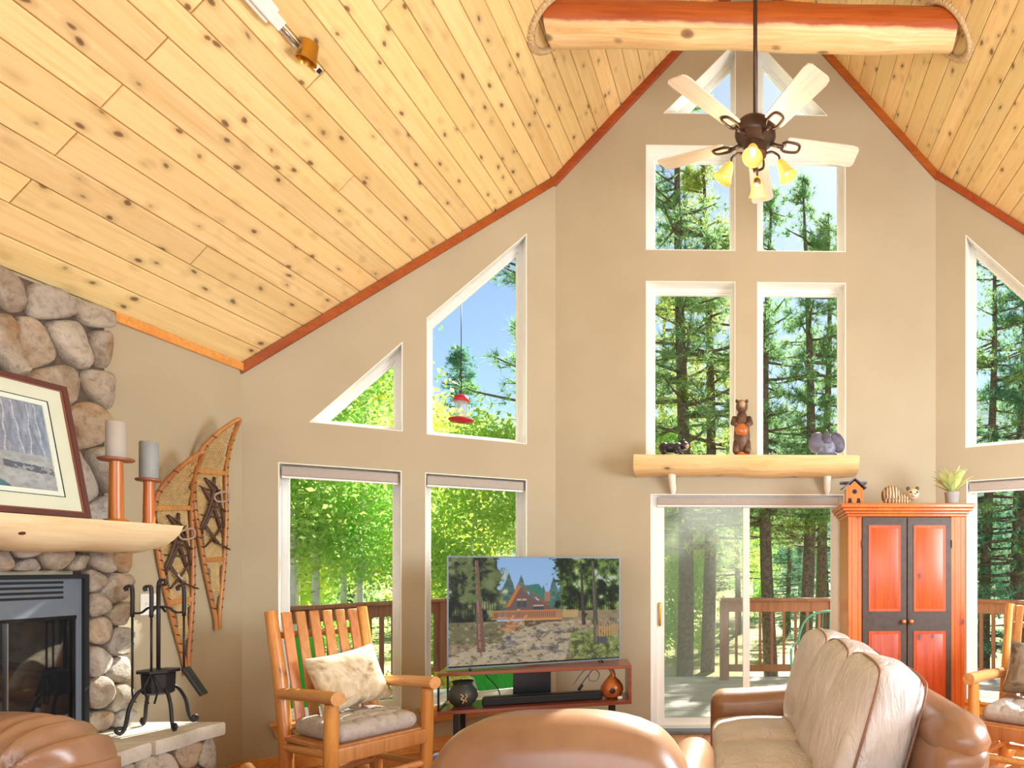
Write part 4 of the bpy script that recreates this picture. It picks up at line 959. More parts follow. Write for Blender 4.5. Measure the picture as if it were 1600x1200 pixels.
# ================================================================== FIREPLACE TOOLS
ft = thing('fireplace_tool_stand', 'black wrought iron fireplace tool stand on the hearth', 'fireplace tools', (-3.075, 3.42, .541), R(20))
for a in (45, 135, 225, 315):
    c_, s_ = math.cos(R(a)), math.sin(R(a)); P = [(.035, .22), (.08, .20), (.115, .13), (.128, .05), (.142, .012), (.158, .010), (.166, .026), (.155, .036), (.146, .026)]
    MB().tube([(c_*r, s_*r, z) for r, z in spline([(r, z, 0) for r, z in P], 4) and [(q.x, q.y) for q in spline([(r, z, 0) for r, z in P], 4)]], .0085, 6).build('leg', MT['iron'], ft, 'all')
MB().lathe([(.055, .18), (.068, .19), (.072, .285), (.068, .29), (.09, .293), (.09, .305), (.02, .31)], 8).build('brush_skirt', MT['iron'], ft, 30)
MB().tube([(0, 0, .2), (0, 0, .60), (0, 0, .74)], .009, 8).build('post', MT['iron'], ft, 'all')
MB().tube(spline([(0, 0, .74), (.006, 0, .765), (.026, 0, .768), (.03, 0, .748), (.016, 0, .742)], 5), .008, 6).build('post_scroll', MT['iron'], ft, 'all')
MB().tube(spline([(-.105, 0, .60), (-.07, 0, .60), (-.04, 0, .625), (0, 0, .63), (.04, 0, .625), (.07, 0, .60), (.105, 0, .60)], 5), .006, 6).build('hook_arm', MT['iron'], ft, 'all')
MB().tube(spline([(0, -.07, .60), (0, -.03, .625), (0, .03, .625), (0, .07, .60)], 5), .006, 6).build('hook_arm', MT['iron'], ft, 'all')
for lb, nm, x, y, end in (('iron poker hanging left on the tool stand', 'poker', -.105, .0, 'p'), ('iron shovel hanging right on the tool stand', 'shovel', .105, 0, 's'), ('iron tongs hanging in front on the tool stand', 'tongs', .0, -.07, 't')):
    o = thing(nm, lb, 'fireplace tool', tuple(Matrix.Translation(ft.location) @ Matrix.Rotation(R(20), 4, 'Z') @ Vector((x, y, 0))), R(20))
    MB().tube([(0, 0, .20 if end == 'p' else .28), (0, 0, .58)], .0048, 6).build('shaft', MT['iron'], o, 'all')
    MB().tube(spline([(0, 0, .58), (0, 0, .72), (-.012, 0, .738), (-.026, 0, .73), (-.022, 0, .714)], 5), .0085, 6).build('handle', MT['iron'], o, 'all')
    if end == 'p': MB().tube([(0, 0, .21), (.004, 0, .15), (.016, 0, .14)], [.006, .005, .002], 6).build('tip', MT['iron'], o, 'all')
    elif end == 's': MB().rbox((0, 0, 0), (.018, .07, .17), .006, 2, M=Matrix.Translation((.045, 0, .235)) @ Matrix.Rotation(R(-28), 4, 'Y')).build('blade', MT['iron'], o, 40)
    else:
        for s_ in (-1, 1): MB().tube([(0, 0, .30), (s_*.03, 0, .22), (s_*.012, 0, .14)], .0045, 6).build('jaw', MT['iron'], o, 'all')
# ================================================================== SHELF OVER THE DOOR
sh = thing('log_shelf', 'half-log shelf on pegs above the sliding door', 'shelf', (-.048, YC, 2.12))
vs = []; fs = []; na = 12; nx = 24
for i in range(nx+1):
    x = -.90+1.8*i/nx; wob = .005*math.sin(x*4.1)+.004*math.sin(x*11)
    for j in range(na+1):
        a = PI/2*j/na; vs.append((x+(.02*(1-j/na) if i in (0,) else 0), -.004-(.27+wob)*math.cos(a)**.5 if j < na else -.004, .145-(.14+wob)*math.sin(a)))
    vs.append((x, -.004, .145))
k = na+2
for i in range(nx):
    for j in range(k): l = (j+1) % k; fs.append((i*k+j, (i+1)*k+j, (i+1)*k+l, i*k+l))
fs += [tuple(range(k)), tuple(nx*k+j for j in range(k-1, -1, -1))]
MB().add(vs, fs).build('log', MT['log'], sh, 40)
for x in (-.605, .665):
    MB().tube([(x, -.1, .03), (x, -.07, -.03), (x+.004, -.04, -.10), (x+.004, -.03, -.135)], [.034, .03, .027, .018], 10).build('peg', plain('pale_peg', lin(236,226,206), .5), sh, 60)
MT['bearblk'] = plain('black_bear_paint', lin(40,38,44), .35, var=.2); MT['carve'] = plain('carved_brown', lin(104,74,54), .5, var=.3, sc=30); MT['tan'] = plain('muzzle_tan', lin(186,150,116), .5)
ZS = 2.266
b = thing('bear_cub_figurine', 'small black bear cub figurine climbing over the shelf edge', 'figurine', (-.64, 5.13, ZS))
MB().ell((0, 0, .055), (.085, .045, .042), 14, 10).ell((-.055, 0, .055), (.045, .045, .045), 12, 8).ell((.05, 0, .058), (.04, .042, .042), 12, 8).build('body', MT['bearblk'], b, 'all')
hd = MB().ell((.105, -.01, .072), (.036, .034, .034), 12, 8).build('head', MT['bearblk'], b, 'all')
MB().ell((.128, -.03, .064), (.018, .018, .014), 10, 6).build('muzzle', MT['tan'], hd, 'all')
for y in (-.03, .022): MB().ell((.10, y, .108), (.012, .009, .013), 8, 6).build('ear', MT['bearblk'], hd, 'all')
for x, y, z1 in ((-.05, -.035, -.03), (-.07, .03, .01), (.04, -.04, -.02), (.07, .03, .012)):
    MB().tube([(x, y, .05), (x+.005, y-.015, .02), (x+.008, y-.03 if z1 < 0 else y, max(z1, .014))], [.024, .021, .018], 8).build('leg', MT['bearblk'], b, 'all')
b = thing('standing_bear_figurine', 'tall carved bear figurine holding an orange fish on the shelf', 'figurine', (-.082, 5.2, ZS))
MB().lathe([(.055, 0), (.062, .012), (.05, .03)], 14).build('base', MT['orangewood'], b, 40)
MB().lathe([(.05, .03), (.062, .10), (.066, .17), (.06, .25), (.045, .32), (.035, .35)], 14).build('body', MT['carve'], b, 'all')
hd = MB().ell((0, -.01, .40), (.048, .05, .055), 14, 10).build('head', MT['carve'], b, 'all'); MB().ell((.005, -.055, .41), (.026, .03, .03), 10, 8).build('muzzle', MT['tan'], hd, 'all')
for s_ in (-1, 1):
    MB().ell((s_*.04, .005, .448), (.014, .01, .016), 8, 6).build('ear', MT['carve'], hd, 'all')
    MB().tube([(s_*.055, -.01, .31), (s_*.07, -.04, .26), (s_*.035, -.075, .24)], [.024, .022, .018], 8).build('arm', MT['carve'], b, 'all')
    MB().tube([(s_*.035, -.01, .12), (s_*.045, -.04, .05), (s_*.045, -.055, .025)], [.034, .03, .024], 8).build('leg', MT['carve'], b, 'all')
MB().ell((0, -.07, .205), (.055, .025, .05), 12, 8).build('fish', MT['gourd'], b, 'all')
b = thing('carved_bird_figurine', 'grey carved bird figurine with spread wings at shelf right', 'figurine', (.60, 5.2, ZS))
MT['slate'] = plain('slate_carving', lin(96,94,112), .55, var=.25, sc=24)
MB().ell((0, 0, .075), (.085, .06, .075), 16, 10).build('body', plain('bird_body', lin(136,140,158), .55, var=.3, sc=30), b, 'all')
MB().lathe([(.06, .10), (.045, .15), (.02, .195), (.003, .225)], 12).build('head', MT['slate'], b, 'all')
for s_ in (-1, 1): MB().ell((0, 0, 0), (.06, .03, .085), 14, 10, M=Matrix.Translation((s_*.085, -.01, .115)) @ Matrix.Rotation(s_*R(-18), 4, 'Y')).build('wing', MT['slate'], b, 'all')
MB().rbox((0, 0, .012), (.16, .12, .024), .006, 2).build('base', MT['slate'], b, 40)
# ================================================================== ON THE ARMOIRE
ZA = 1.85
b = thing('birdhouse', 'orange wooden birdhouse with grey roof on the armoire', 'birdhouse', (.775, 4.92, ZA))
MB().poly([(-.065, 0), (.065, 0), (.065, .12), (0, .18), (-.065, .12)], -.05, .05).build('body', MT['armo'], b)
for s_ in (-1, 1): MB().rbox((0, 0, 0), (.115, .14, .01), .003, 2, M=Matrix.Translation((s_*.045, 0, .163)) @ Matrix.Rotation(s_*R(40), 4, 'Y')).build('roof_panel', MT['slate'], b, 40)
MB().box(-.1, .1, -.02, .055, .165, .18).build('ridge_roof', MT['slate'], b)
MB().lathe([(.001, .002), (.018, .002), (.018, -.004)], 14, M=Matrix.Translation((0, -.05, .10)) @ Matrix.Rotation(R(90), 4, 'X'), cap=False).build('entry_hole', MT['dark'], b)
for x in (-.035, .03): MB().poly([(x-.016, .012), (x+.016, .012), (x+.010, .05), (x-.010, .05)], -.053, -.05).build('painted_door', MT['dark'], b)
b = thing('raccoon_figurine', 'brown and white curled animal figurine on the armoire', 'figurine', (1.13, 4.92, ZA))
t = NT('striped_fur'); v = t.mapping((1,1,1)); w_ = t.new('TexWave'); w_.inputs['Scale'].default_value = 14; w_.inputs['Distortion'].default_value = 4; t.link(v, w_.inputs[0]); t.col(t.ramp(w_.outputs[0], [(.3, lin(120,86,60)), (.55, lin(176,140,104)), (.8, lin(206,184,150))])); MT['fur'] = t.set(.7)
MB().ell((-.07, 0, .075), (.075, .06, .078), 16, 10).ell((0, 0, .045), (.09, .05, .045), 14, 8).build('body', MT['fur'], b, 'all')
hd = MB().ell((.095, -.02, .085), (.05, .045, .045), 14, 10).build('head', plain('cream_fur', lin(214,190,150), .7, var=.15, sc=30), b, 'all'); MB().ell((.10, -.06, .075), (.022, .024, .018), 10, 6).build('muzzle', MT['white'], hd, 'all'); MB().ell((.10, -.083, .08), (.007, .005, .006), 8, 5).build('nose', MT['black'], hd, 'all')
for x in (.06, .13):
    MB().ell((x, -.015, .128), (.016, .01, .016), 8, 6).build('ear', MT['carve'], hd, 'all'); MB().ell((x+(.012 if x < .1 else -.012), -.058, .096), (.008, .006, .008), 8, 5).build('eye_patch', MT['dark'], hd, 'all')
MB().tube(spline([(-.12, -.03, .03), (-.05, -.07, .025), (.05, -.075, .022)], 6), .022, 8).build('tail', MT['fur'], b, 'all')
b = thing('potted_plant', 'leafy pale green plant in grey pot on the armoire', 'potted plant', (1.525, 4.90, ZA))
MB().lathe([(.042, 0), (.046, .004), (.056, .098), (.058, .10), (.052, .10), (.048, .09)], 18, cap=False).lathe([(.001, .001), (.042, .001)], 18, cap=False).build('pot', plain('grey_pot', lin(176,176,168), .5), b, 50)
MB().lathe([(.001, .085), (.049, .085)], 14, cap=False).build('soil', MT['carve'], b)
def leafmat(name, c1, c2, trans=.5):
    t = NT(name); v = t.mapping((1,1,1)); c = t.hsv(t.ramp(t.noise(v, 5.5, 4, .75), [(.3, c1), (.7, c2)]), .12, .02)
    df = t.new('BsdfDiffuse'); tl = t.new('BsdfTranslucent'); mx = t.new('MixShader'); mx.inputs[0].default_value = trans
    t.link(c, df.inputs[0]); t.link(c, tl.inputs[0]); t.link(df.outputs[0], mx.inputs[1]); t.link(tl.outputs[0], mx.inputs[2]); t.link(mx.outputs[0], t.out.inputs[0]); return t.m
MT['plant'] = leafmat('plant_leaf', lin(206,226,140), lin(242,246,206), .5)
rg = random.Random(8)
for k in range(44):
    a = rg.uniform(0, 2*PI); r = rg.uniform(.06, .18); h = rg.uniform(.14, .28)*(1-.3*r/.18); w = rg.uniform(.018, .03); ln = rg.uniform(.09, .14)
    p = [Vector((0, 0, .085)), Vector((r*.4*math.cos(a), r*.4*math.sin(a), .085+h*.6)), Vector((r*math.cos(a), r*math.sin(a), .085+h*.85))]
    P = bez(*p, 6); s_ = Vector((-math.sin(a), math.cos(a), 0)); vs = []; fs = []
    for i, q in enumerate(P):
        ww = w*math.sin(PI*min(1, (i/6)**1.0*.92+.05))+.001; up = Vector((0, 0, .004)); vs += [tuple(q-s_*ww), tuple(q+up), tuple(q+s_*ww)]
    for i in range(6): fs += [(i*3, i*3+1, i*3+4, i*3+3), (i*3+1, i*3+2, i*3+5, i*3+4)]
    MB().add(vs, fs).build('leaf', MT['plant'], b, 'all', fixn=False)
# ================================================================== CEILING BEAM, FAN, TRACK LIGHT
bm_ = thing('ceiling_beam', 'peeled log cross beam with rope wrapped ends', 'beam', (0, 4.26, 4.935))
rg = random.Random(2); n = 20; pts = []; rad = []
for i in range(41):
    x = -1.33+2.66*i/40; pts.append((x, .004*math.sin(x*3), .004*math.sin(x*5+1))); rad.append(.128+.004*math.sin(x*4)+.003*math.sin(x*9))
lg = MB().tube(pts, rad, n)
# cut the ends along the ceiling slope
vv = []
for (x, y, z) in lg.v:
    lim = (ZR-(4.935+z))/PT-.002; vv.append((max(-lim, min(lim, x)), y, z))
lg.v = vv; lg.build('log', MT['beam_shaded'], bm_, 50)
MT['rope'] = plain('hemp_rope', lin(206,176,130), .8, var=.2, sc=60)
for s_ in (-1, 1):
    P = []
    for k in range(33):
        a = 2*PI*k/32; y, z = .146*math.cos(a), .146*math.sin(a); x = (ZR-(4.935+z))/PT-.012; P.append((s_*x, y, z))
    rp = MB().tube(P[:-1], .018, 8, closed=True).build('rope', MT['rope'], bm_, 'all')
    tw = MB()
    for ph_ in (0, PI):
        Q = []
        for k in range(257):
            a = 2*PI*k/256; tw_a = a*26+ph_; rr = .146+.015*math.cos(tw_a); y, z = rr*math.cos(a), rr*math.sin(a); x = (ZR-(4.935+z))/PT-.012-.015*math.sin(tw_a); Q.append((s_*x, y, z))
        tw.tube(Q[:-1], .0065, 5, closed=True)
    tw.build('rope_strand', MT['rope'], rp, 'all')
    MB().tube([(s_*.33, .0, .08), (s_*.05, 0, 1.33)], .085, 14).build('ridge_strut', MT['beam'], bm_, 50)
fan = thing('ceiling_fan', 'bronze ceiling fan with five pale wood blades and lights', 'ceiling fan', (.02, 4.02, 4.03))
MB().tube([(0, 0, .12), (0, 0, 2.20)], .0135, 10).build('downrod', MT['bronze'], fan, 'all')
MB().lathe([(.02, 2.29), (.07, 2.27), (.075, 2.22), (.03, 2.16), (.014, 2.15)], 18).build('canopy', MT['bronze'], fan, 50)
MB().lathe([(.018, .15), (.035, .13), (.05, .115), (.105, .10), (.125, .075), (.128, .02), (.115, .0), (.09, -.015), (.075, -.03), (.07, -.09), (.05, -.105), (.02, -.11)], 24).build('motor', MT['bronze'], fan, 40)
MT['blade'] = wood('whitewashed_oak', lin(230,216,196), lin(204,184,160), 'X', 16, 0, None, .45, .04)
for k in range(5):
    a = R(85+72*k); M = Matrix.Rotation(a, 4, 'Z')
    pitch = Matrix.Rotation(R(-12), 4, 'X')
    P = [(.20, -.056), (.22, -.062), (.62, -.08), (.655, -.074), (.668, -.056), (.668, .056), (.655, .074), (.62, .08), (.22, .062), (.20, .056)]
    vs = [tuple(Vector((x, y, z))) for z in (-.004, .004) for x, y in P]; nn = len(P)
    fs = [tuple(range(nn-1, -1, -1)), tuple(range(nn, 2*nn))]+[(i, (i+1) % nn, nn+(i+1) % nn, nn+i) for i in range(nn)]
    bl = MB().add(vs, fs).build('blade', MT['blade'], fan); bl.matrix_local = M @ pitch
    br = MB(); 
    br.tube([(.09, 0, -.004), (.15, 0, -.014), (.18, 0, -.012)], .012, 8)
    br.tube(spline([(.17, -.02, -.012), (.20, -.036, -.010), (.27, -.03, -.008), (.285, 0, -.008), (.27, .03, -.008), (.20, .036, -.010), (.17, .02, -.012)], 4), .008, 6)
    o = br.build('blade_bracket', MT['bronze'], fan, 'all'); o.matrix_local = M @ pitch
t = NT('amber_glass'); t.col(lin(226,170,84)); t.b.inputs['Emission Color'].default_value = lin(255,186,92); t.b.inputs['Emission Strength'].default_value = .55; MT['amber'] = t.set(.35)
MT['bulb'] = emit('lit_bulb', lin(255,236,190), 6)
for k, a in enumerate((-95, -5, 85, 175)):
    M = Matrix.Rotation(R(a), 4, 'Z') @ Matrix.Translation((.10, 0, -.10))
    ar_ = MB().tube([tuple(M @ Vector(p)) for p in spline([(-.05, 0, .01), (0, 0, .025), (.045, 0, .0), (.05, 0, -.03)], 5)], .007, 6).build('light_arm', MT['bronze'], fan, 'all')
    M2 = M @ Matrix.Translation((.05, 0, -.03)) @ Matrix.Rotation(R(-28), 4, 'Y')
    MB().lathe([(.012, .0), (.022, -.012), (.03, -.03), (.04, -.07), (.052, -.105), (.062, -.122), (.059, -.121), (.048, -.103), (.036, -.07), (.026, -.03), (.015, -.014)], 20, M=M2, cap=False).build('glass_shade', MT['amber'], fan, 50)
    MB().ell((0, 0, 0), (.019, .019, .032), 12, 8, M=M2 @ Matrix.Translation((0, 0, -.068))).build('bulb', MT['bulb'], fan, 'all')
# the mesh above is centred by matrix, so shift pieces that used M2 for both rotation and place
MB().tube([(0, 0, -.10), (0, 0, -.17)], .003, 5).ell((0, 0, -.185), (.014, .014, .02), 10, 6).build('pull_chain', MT['bronze'], fan, 'all')
MB().tube([(.01, -.02, -.10), (.012, -.024, -.25)], .002, 4).build('pull_cord', MT['bronze'], fan, 'all')
MB().ell((.012, -.024, -.272), (.024, .024, .024), 12, 8).build('pull_ball', plain('carved_ball', lin(96,70,44), .5, var=.4, sc=60), fan, 'all')
lamp = bpy.data.lights.new('fan_light', 'POINT'); lamp.energy = 14; lamp.color = (1, .78, .5); lamp.shadow_soft_size = .08
lo_ = bpy.data.objects.new('fan_light', lamp); COL.objects.link(lo_); lo_.parent = fan; lo_.location = (0, 0, -.33)
# track light on the left slope
def slope_pt(x, y, d=0):
    az = Vector((PT if x < 0 else -PT, 0, -1)).normalized(); return Vector((x, y, zc(x)))+az*d
tk = thing('track_light', 'white track light with one metal spot on the left ceiling', 'track light')
az = Vector((PT, 0, -1)).normalized(); ax = Vector((0, 1, 0)); ay = az.cross(ax); og = slope_pt(-2.235, 2.4)
tk.matrix_world = Matrix(((ax.x, ay.x, az.x, og.x), (ax.y, ay.y, az.y, og.y), (ax.z, ay.z, az.z, og.z), (0,0,0,1)))
tk.location = og; tk.rotation_euler = Matrix(((ax.x, ay.x, az.x), (ax.y, ay.y, az.y), (ax.z, ay.z, az.z))).to_euler()
MB().box(0, .97, -.016, .016, .002, .022, ch=.003).build('rail', MT['white'], tk)
MB().box(0, .62, -.045, .045, .002, .05, ch=.006).build('driver_box', MT['white'], tk)
MB().box(.2, .66, -.028, .028, .05, .07, ch=.004).build('cover', MT['vinyl'], tk)
MB().tube([(.68, 0, .024), (.78, 0, .05)], .01, 8).build('stem', MT['steel'], tk, 'all')
MB().lathe([(.02, -.05), (.034, -.045), (.038, .0), (.046, .05), (.042, .052), (.03, .0)], 18, M=Matrix.Translation((.83, .02, .055)) @ Matrix.Rotation(R(62), 4, 'X'), cap=False).build('spot_head', MT['brass'], tk, 40)
MB().box(.955, .97, -.012, .012, .018, .03).build('end_cap', MT['dark'], tk)
# ================================================================== OUTSIDE
ZD = -.08
dk = thing('deck', 'sunlit timber deck outside the sliding door', 'deck', (0, 5.6, ZD))
r_ = random.Random(9); y = 4.25; row = 0
while y < 8.55:
    w = .138
    if y < 5.62:
        xl = LW1.x+(y-.25-LW1.y)/math.tan(aL)-.05; xr = RW0.x+(y-.25-RW0.y)/math.tan(aR)+.05
        spans = [(-5.6, min(xl, -1.4)), (max(xr, 1.4), 5.4)]
    else: spans = [(-5.6, r_.uniform(-1.6, 1.4)), (None, 5.4)]
    if spans[1][0] is None: spans[1] = (spans[0][1]+.004, 5.4)
    for a, b_ in spans:
        if b_-a < .2: continue
        o = MB().box(0, b_-a, 0, w-.006, -.03, r_.uniform(-.002, .002), ch=.003).build('deck_board', MT['deck'], dk); o.location = (a, y-5.6, 0)
    y += w; row += 1
MB().box(-5.6, 5.4, 4.25-5.6, 4.29-5.6, -.2, -.031).box(-5.6, 5.4, 2.9, 2.94, -.2, -.031).build('rim_joist', MT['rail'], dk)
for x in (-5.2, -3, -.8, 1.6, 4):
    MB().box(x-.06, x+.06, 2.8, 2.9, -1.6, -.031).build('support_post', MT['rail'], dk)
def railing(label, p, q, zt=1.02, end=(True, True)):
    p, q = Vector(p), Vector(q); L = (q-p).length; a = math.atan2(q.y-p.y, q.x-p.x)
    t = thing('deck_railing', label, 'railing', (p.x, p.y, ZD+.004), a, 'redwood deck railings')
    MB().box(-.05, L+.05, -.07, .07, zt, zt+.04, ch=.005).build('cap_rail', MT['rail'], t); MB().box(0, L, -.02, .02, zt-.14, zt, ch=.004).build('upper_rail', MT['rail'], t); MB().box(0, L, -.02, .02, .10, .19, ch=.004).build('bottom_rail', MT['rail'], t)
    npost = max(1, round(L/1.7))
    for k in range(npost+1):
        if (k == 0 and not end[0]) or (k == npost and not end[1]): continue
        x = L*k/npost; MB().box(x-.06, x+.06, -.06, .06, 0, zt, ch=.006).build('post', MT['rail'], t)
    bal = None; x = .155
    while x < L-.06:
        o = MB().box(-.018, .018, -.018, .018, .19, zt-.14).build('baluster', MT['rail'], t) if bal is None else bal.copy()
        if bal is None: bal = o
        else: COL.objects.link(o)
        o.location = (x, 0, 0); x += .155
    return t
railing('redwood deck railing outside the left rocking chair window', (-5.2, 5.3), (-4.0, 8.4))
railing('redwood deck railing right of the deck opening', (-.36, 8.45), (2.5, 8.45))
railing('redwood deck railing outside the right rocking chair', (2.55, 8.4), (5.0, 6.1), end=(False, True))
railing('short redwood deck railing left of the deck opening', (-3.95, 8.45), (-2.6, 8.45), end=(False, True))
# deck furniture
MT['green'] = plain('green_plastic', lin(60,200,70), .35, var=.05); MT['teal'] = plain('teal_plastic', lin(90,160,140), .35)
def deck_chair(label, loc, rz, mat):
    t = thing('plastic_deck_chair', label, 'deck chair', loc, rz, 'green plastic deck chairs')
    for k in range(5):
        x = -.2+.1*k; M = Matrix.Translation((x*1.15, .30, .62)) @ Matrix.Rotation(R(-22), 4, 'X')
        MB().rbox((0, 0, 0), (.092*1.15, .02, .78-.05*abs(k-2)), .006, 2, M=M).build('back_slat', mat, t, 40)
    for k in range(5): MB().rbox((0, -.3+.11*k, .36-.02*k), (.5, .10, .02), .006, 2).build('seat_slat', mat, t, 40)
    for s_ in (-1, 1):
        MB().rbox((s_*.31, -.06, .56), (.11, .72, .022), .008, 2).build('arm', mat, t, 40)
        MB().box(s_*.28-.015, s_*.28+.015, -.36, -.28, 0, .56, ch=.004).build('front_leg', mat, t); MB().box(-.015, .015, -.04, .04, -.32, .32, M=Matrix.Translation((s_*.26, .12, .31)) @ Matrix.Rotation(R(-24), 4, 'X')).build('back_leg', mat, t)
    return t
deck_chair('bright green plastic deck chair behind the left rocking chair', (-3.62, 5.15, ZD+.004), R(205), MT['green'])
deck_chair('green plastic deck chair outside behind the television stand', (-2.15, 6.0, ZD+.004), R(160), MT['green'])
pb = thing('flower_planter', 'wooden planter of yellow green flowers beyond the left windows', 'planter', (-3.05, 6.15, ZD+.004), aL)
MB().box(-.4, .4, -.13, .13, 0, .22, ch=.01).build('box', MT['rail'], pb); MB().box(-.38, .38, -.11, .11, .22, .23).build('soil', MT['carve'], pb)
MT['ylw'] = leafmat('yellow_flowers', lin(200,200,40), lin(240,226,90), .4)
m = MB(); rg = random.Random(5)
for k in range(420):
    c = Vector((rg.uniform(-.38, .38), rg.uniform(-.12, .12), .22+rg.random()**.7*.24)); a = Vector((rg.gauss(0,1), rg.gauss(0,1), rg.gauss(0,1))).normalized(); b2 = a.orthogonal().normalized(); s_ = rg.uniform(.02, .04); m.add([c-a*s_, c+b2*s_*.5, c+a*s_, c-b2*s_*.5], [(0,1,2,3)])
tag(m.build('blooms', MT['ylw'], pb, fixn=False), kind='stuff')
st = thing('white_stool', 'small white plastic stool on the deck by the planter', 'stool', (-2.62, 5.42, ZD+.004), R(20))
MB().rbox((0, 0, .40), (.34, .34, .03), .012, 3).build('seat', MT['white'], st, 40)
for sx in (-1, 1):
    for sy in (-1, 1): MB().tube([(sx*.17, sy*.17, 0), (sx*.13, sy*.13, .39)], [.016, .02], 8).build('leg', MT['white'], st, 'all')
MT['blue'] = plain('blue_mat', lin(66,130,176), .8, var=.1, sc=30)
bt = tag(at(MB().rbox((0, 0, .004), (1.2, .7, .008), .003, 2).build('deck_mat', MT['blue'], None, 40), (.35, 7.3, ZD+.003)), 'blue mat lying on the deck beyond the sliding door', 'mat')
wc = thing('wire_patio_chair', 'round-backed metal wire patio chair beyond the fixed door pane', 'patio chair', (.72, 6.55, ZD+.004), R(-20))
MB().tube(spline([(-.3, .2, .40), (-.33, .27, .7), (-.24, .32, .92), (0, .34, .99), (.24, .32, .92), (.33, .27, .7), (.3, .2, .40)], 6), .013, 6).build('back_hoop', MT['teal'], wc, 'all')
for k in range(7):
    x = -.24+.08*k; zt = .98-.55*abs(x)**1.6; MB().tube([(x*.95, .21, .42), (x, .33, zt)], .004, 5).build('back_wire', MT['teal'], wc, 'all')
MB().tube([(.30*math.cos(2*PI*k/24), .0+.28*math.sin(2*PI*k/24), .41) for k in range(24)], .012, 6, closed=True).build('seat_hoop', MT['teal'], wc, 'all')
for k in range(8): yy = -.24+.068*k; xx = .30*math.sqrt(max(0, 1-(yy/.28)**2)); MB().tube([(-xx, yy, .41), (0, yy, .39), (xx, yy, .41)], .004, 5).build('seat_wire', MT['teal'], wc, 'all')
for s_ in (-1, 1):
    MB().tube(spline([(s_*.27, -.24, 0), (s_*.27, -.2, .3), (s_*.29, -.16, .60), (s_*.33, .05, .64), (s_*.33, .26, .66)], 5), .012, 6).build('front_leg', MT['teal'], wc, 'all'); MB().tube([(s_*.24, .30, 0), (s_*.26, .2, .41)], .012, 6).build('back_leg', MT['teal'], wc, 'all')
# hummingbird feeder
hf = thing('hummingbird_feeder', 'red hummingbird feeder hanging outside the slope-topped window', 'bird feeder', (-2.76, 6.2, 2.75))
MT['red'] = plain('red_plastic', lin(214,40,60), .35); t = NT('nectar_bottle'); t.col(lin(214,226,232)); t.b.inputs['Alpha'].default_value = .45; MT['clear'] = t.set(.1)
MB().lathe([(.03, 0), (.10, .012), (.115, .03), (.10, .042), (.04, .05)], 18).build('base', MT['red'], hf, 50); MB().lathe([(.035, .05), (.05, .08), (.055, .16), (.065, .2)], 16).build('bottle', MT['clear'], hf, 50); MB().lathe([(.07, .2), (.075, .21), (.06, .25), (.02, .27)], 16).build('cap', MT['red'], hf, 50)
MB().tube([(0, 0, .26), (0, 0, 1.42)], .004, 5).build('hanger', MT['iron'], hf, 'all')
# ground and hills
t = NT('forest_floor'); v = t.mapping((1,1,1), False); c = t.ramp(t.noise(v, .5, 6, .65), [(.3, lin(120,128,70)), (.5, lin(176,164,110)), (.65, lin(196,178,140)), (.8, lin(150,160,84))]); t.col(c); t.bump(t.noise(v, 6, 5), .5, .1); MT['ground'] = t.set(.95)
def gz(x, y):
    r = math.hypot(x, y-3); return -1.25+.006*max(0, r-8)**1.45*(.8+.4*noise.noise(Vector((x*.03, y*.03, 0))))+.25*noise.noise(Vector((x*.12, y*.12, 2)))
def hz_(x, y):
    return gz(x, y)
vs = []; fs = []; N = 60
for j in range(N+1):
    for i in range(N+1):
        x = -90+180*i/N; yy = -6+(j/N)**1.6*126; inner = -1.35 if (abs(x) < 7 and yy < 9) else None
        vs.append((x, yy, gz(x, yy) if inner is None else min(inner, gz(x, yy))))
for j in range(N):
    for i in range(N): a = j*(N+1)+i; fs.append((a, a+1, a+N+2, a+N+1))
tag(MB().add(vs, fs).build('ground', MT['ground'], None, 'all', fixn=False), 'dry grassy forest floor beyond the deck', 'ground', kind='structure')
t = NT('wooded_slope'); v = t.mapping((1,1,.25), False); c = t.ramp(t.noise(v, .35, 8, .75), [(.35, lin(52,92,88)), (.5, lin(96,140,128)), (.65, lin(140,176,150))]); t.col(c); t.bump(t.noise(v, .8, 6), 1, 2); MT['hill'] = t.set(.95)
vs = []; fs = []; A = 48; Rn = 10
for j in range(Rn+1):
    for i in range(A+1):
        a = R(-80+160*i/A); rr = 95+90*j/Rn; hgt = (j/Rn)*(30+10*math.sin(a*3+.6)+8*noise.noise(Vector((a*3, 0, 1))))*(.75+.45*math.cos(a-.5)); vs.append((rr*math.sin(a), rr*math.cos(a), 2+hgt+3*noise.noise(Vector((rr*.05, a*6, 0)))*(j > 0)))
for j in range(Rn):
    for i in range(A): a = j*(A+1)+i; fs.append((a, a+1, a+A+2, a+A+1))
tag(MB().add(vs, fs).build('hillside', MT['hill'], None, 'all', fixn=False), 'distant blue green wooded hillside', 'hill', kind='structure')
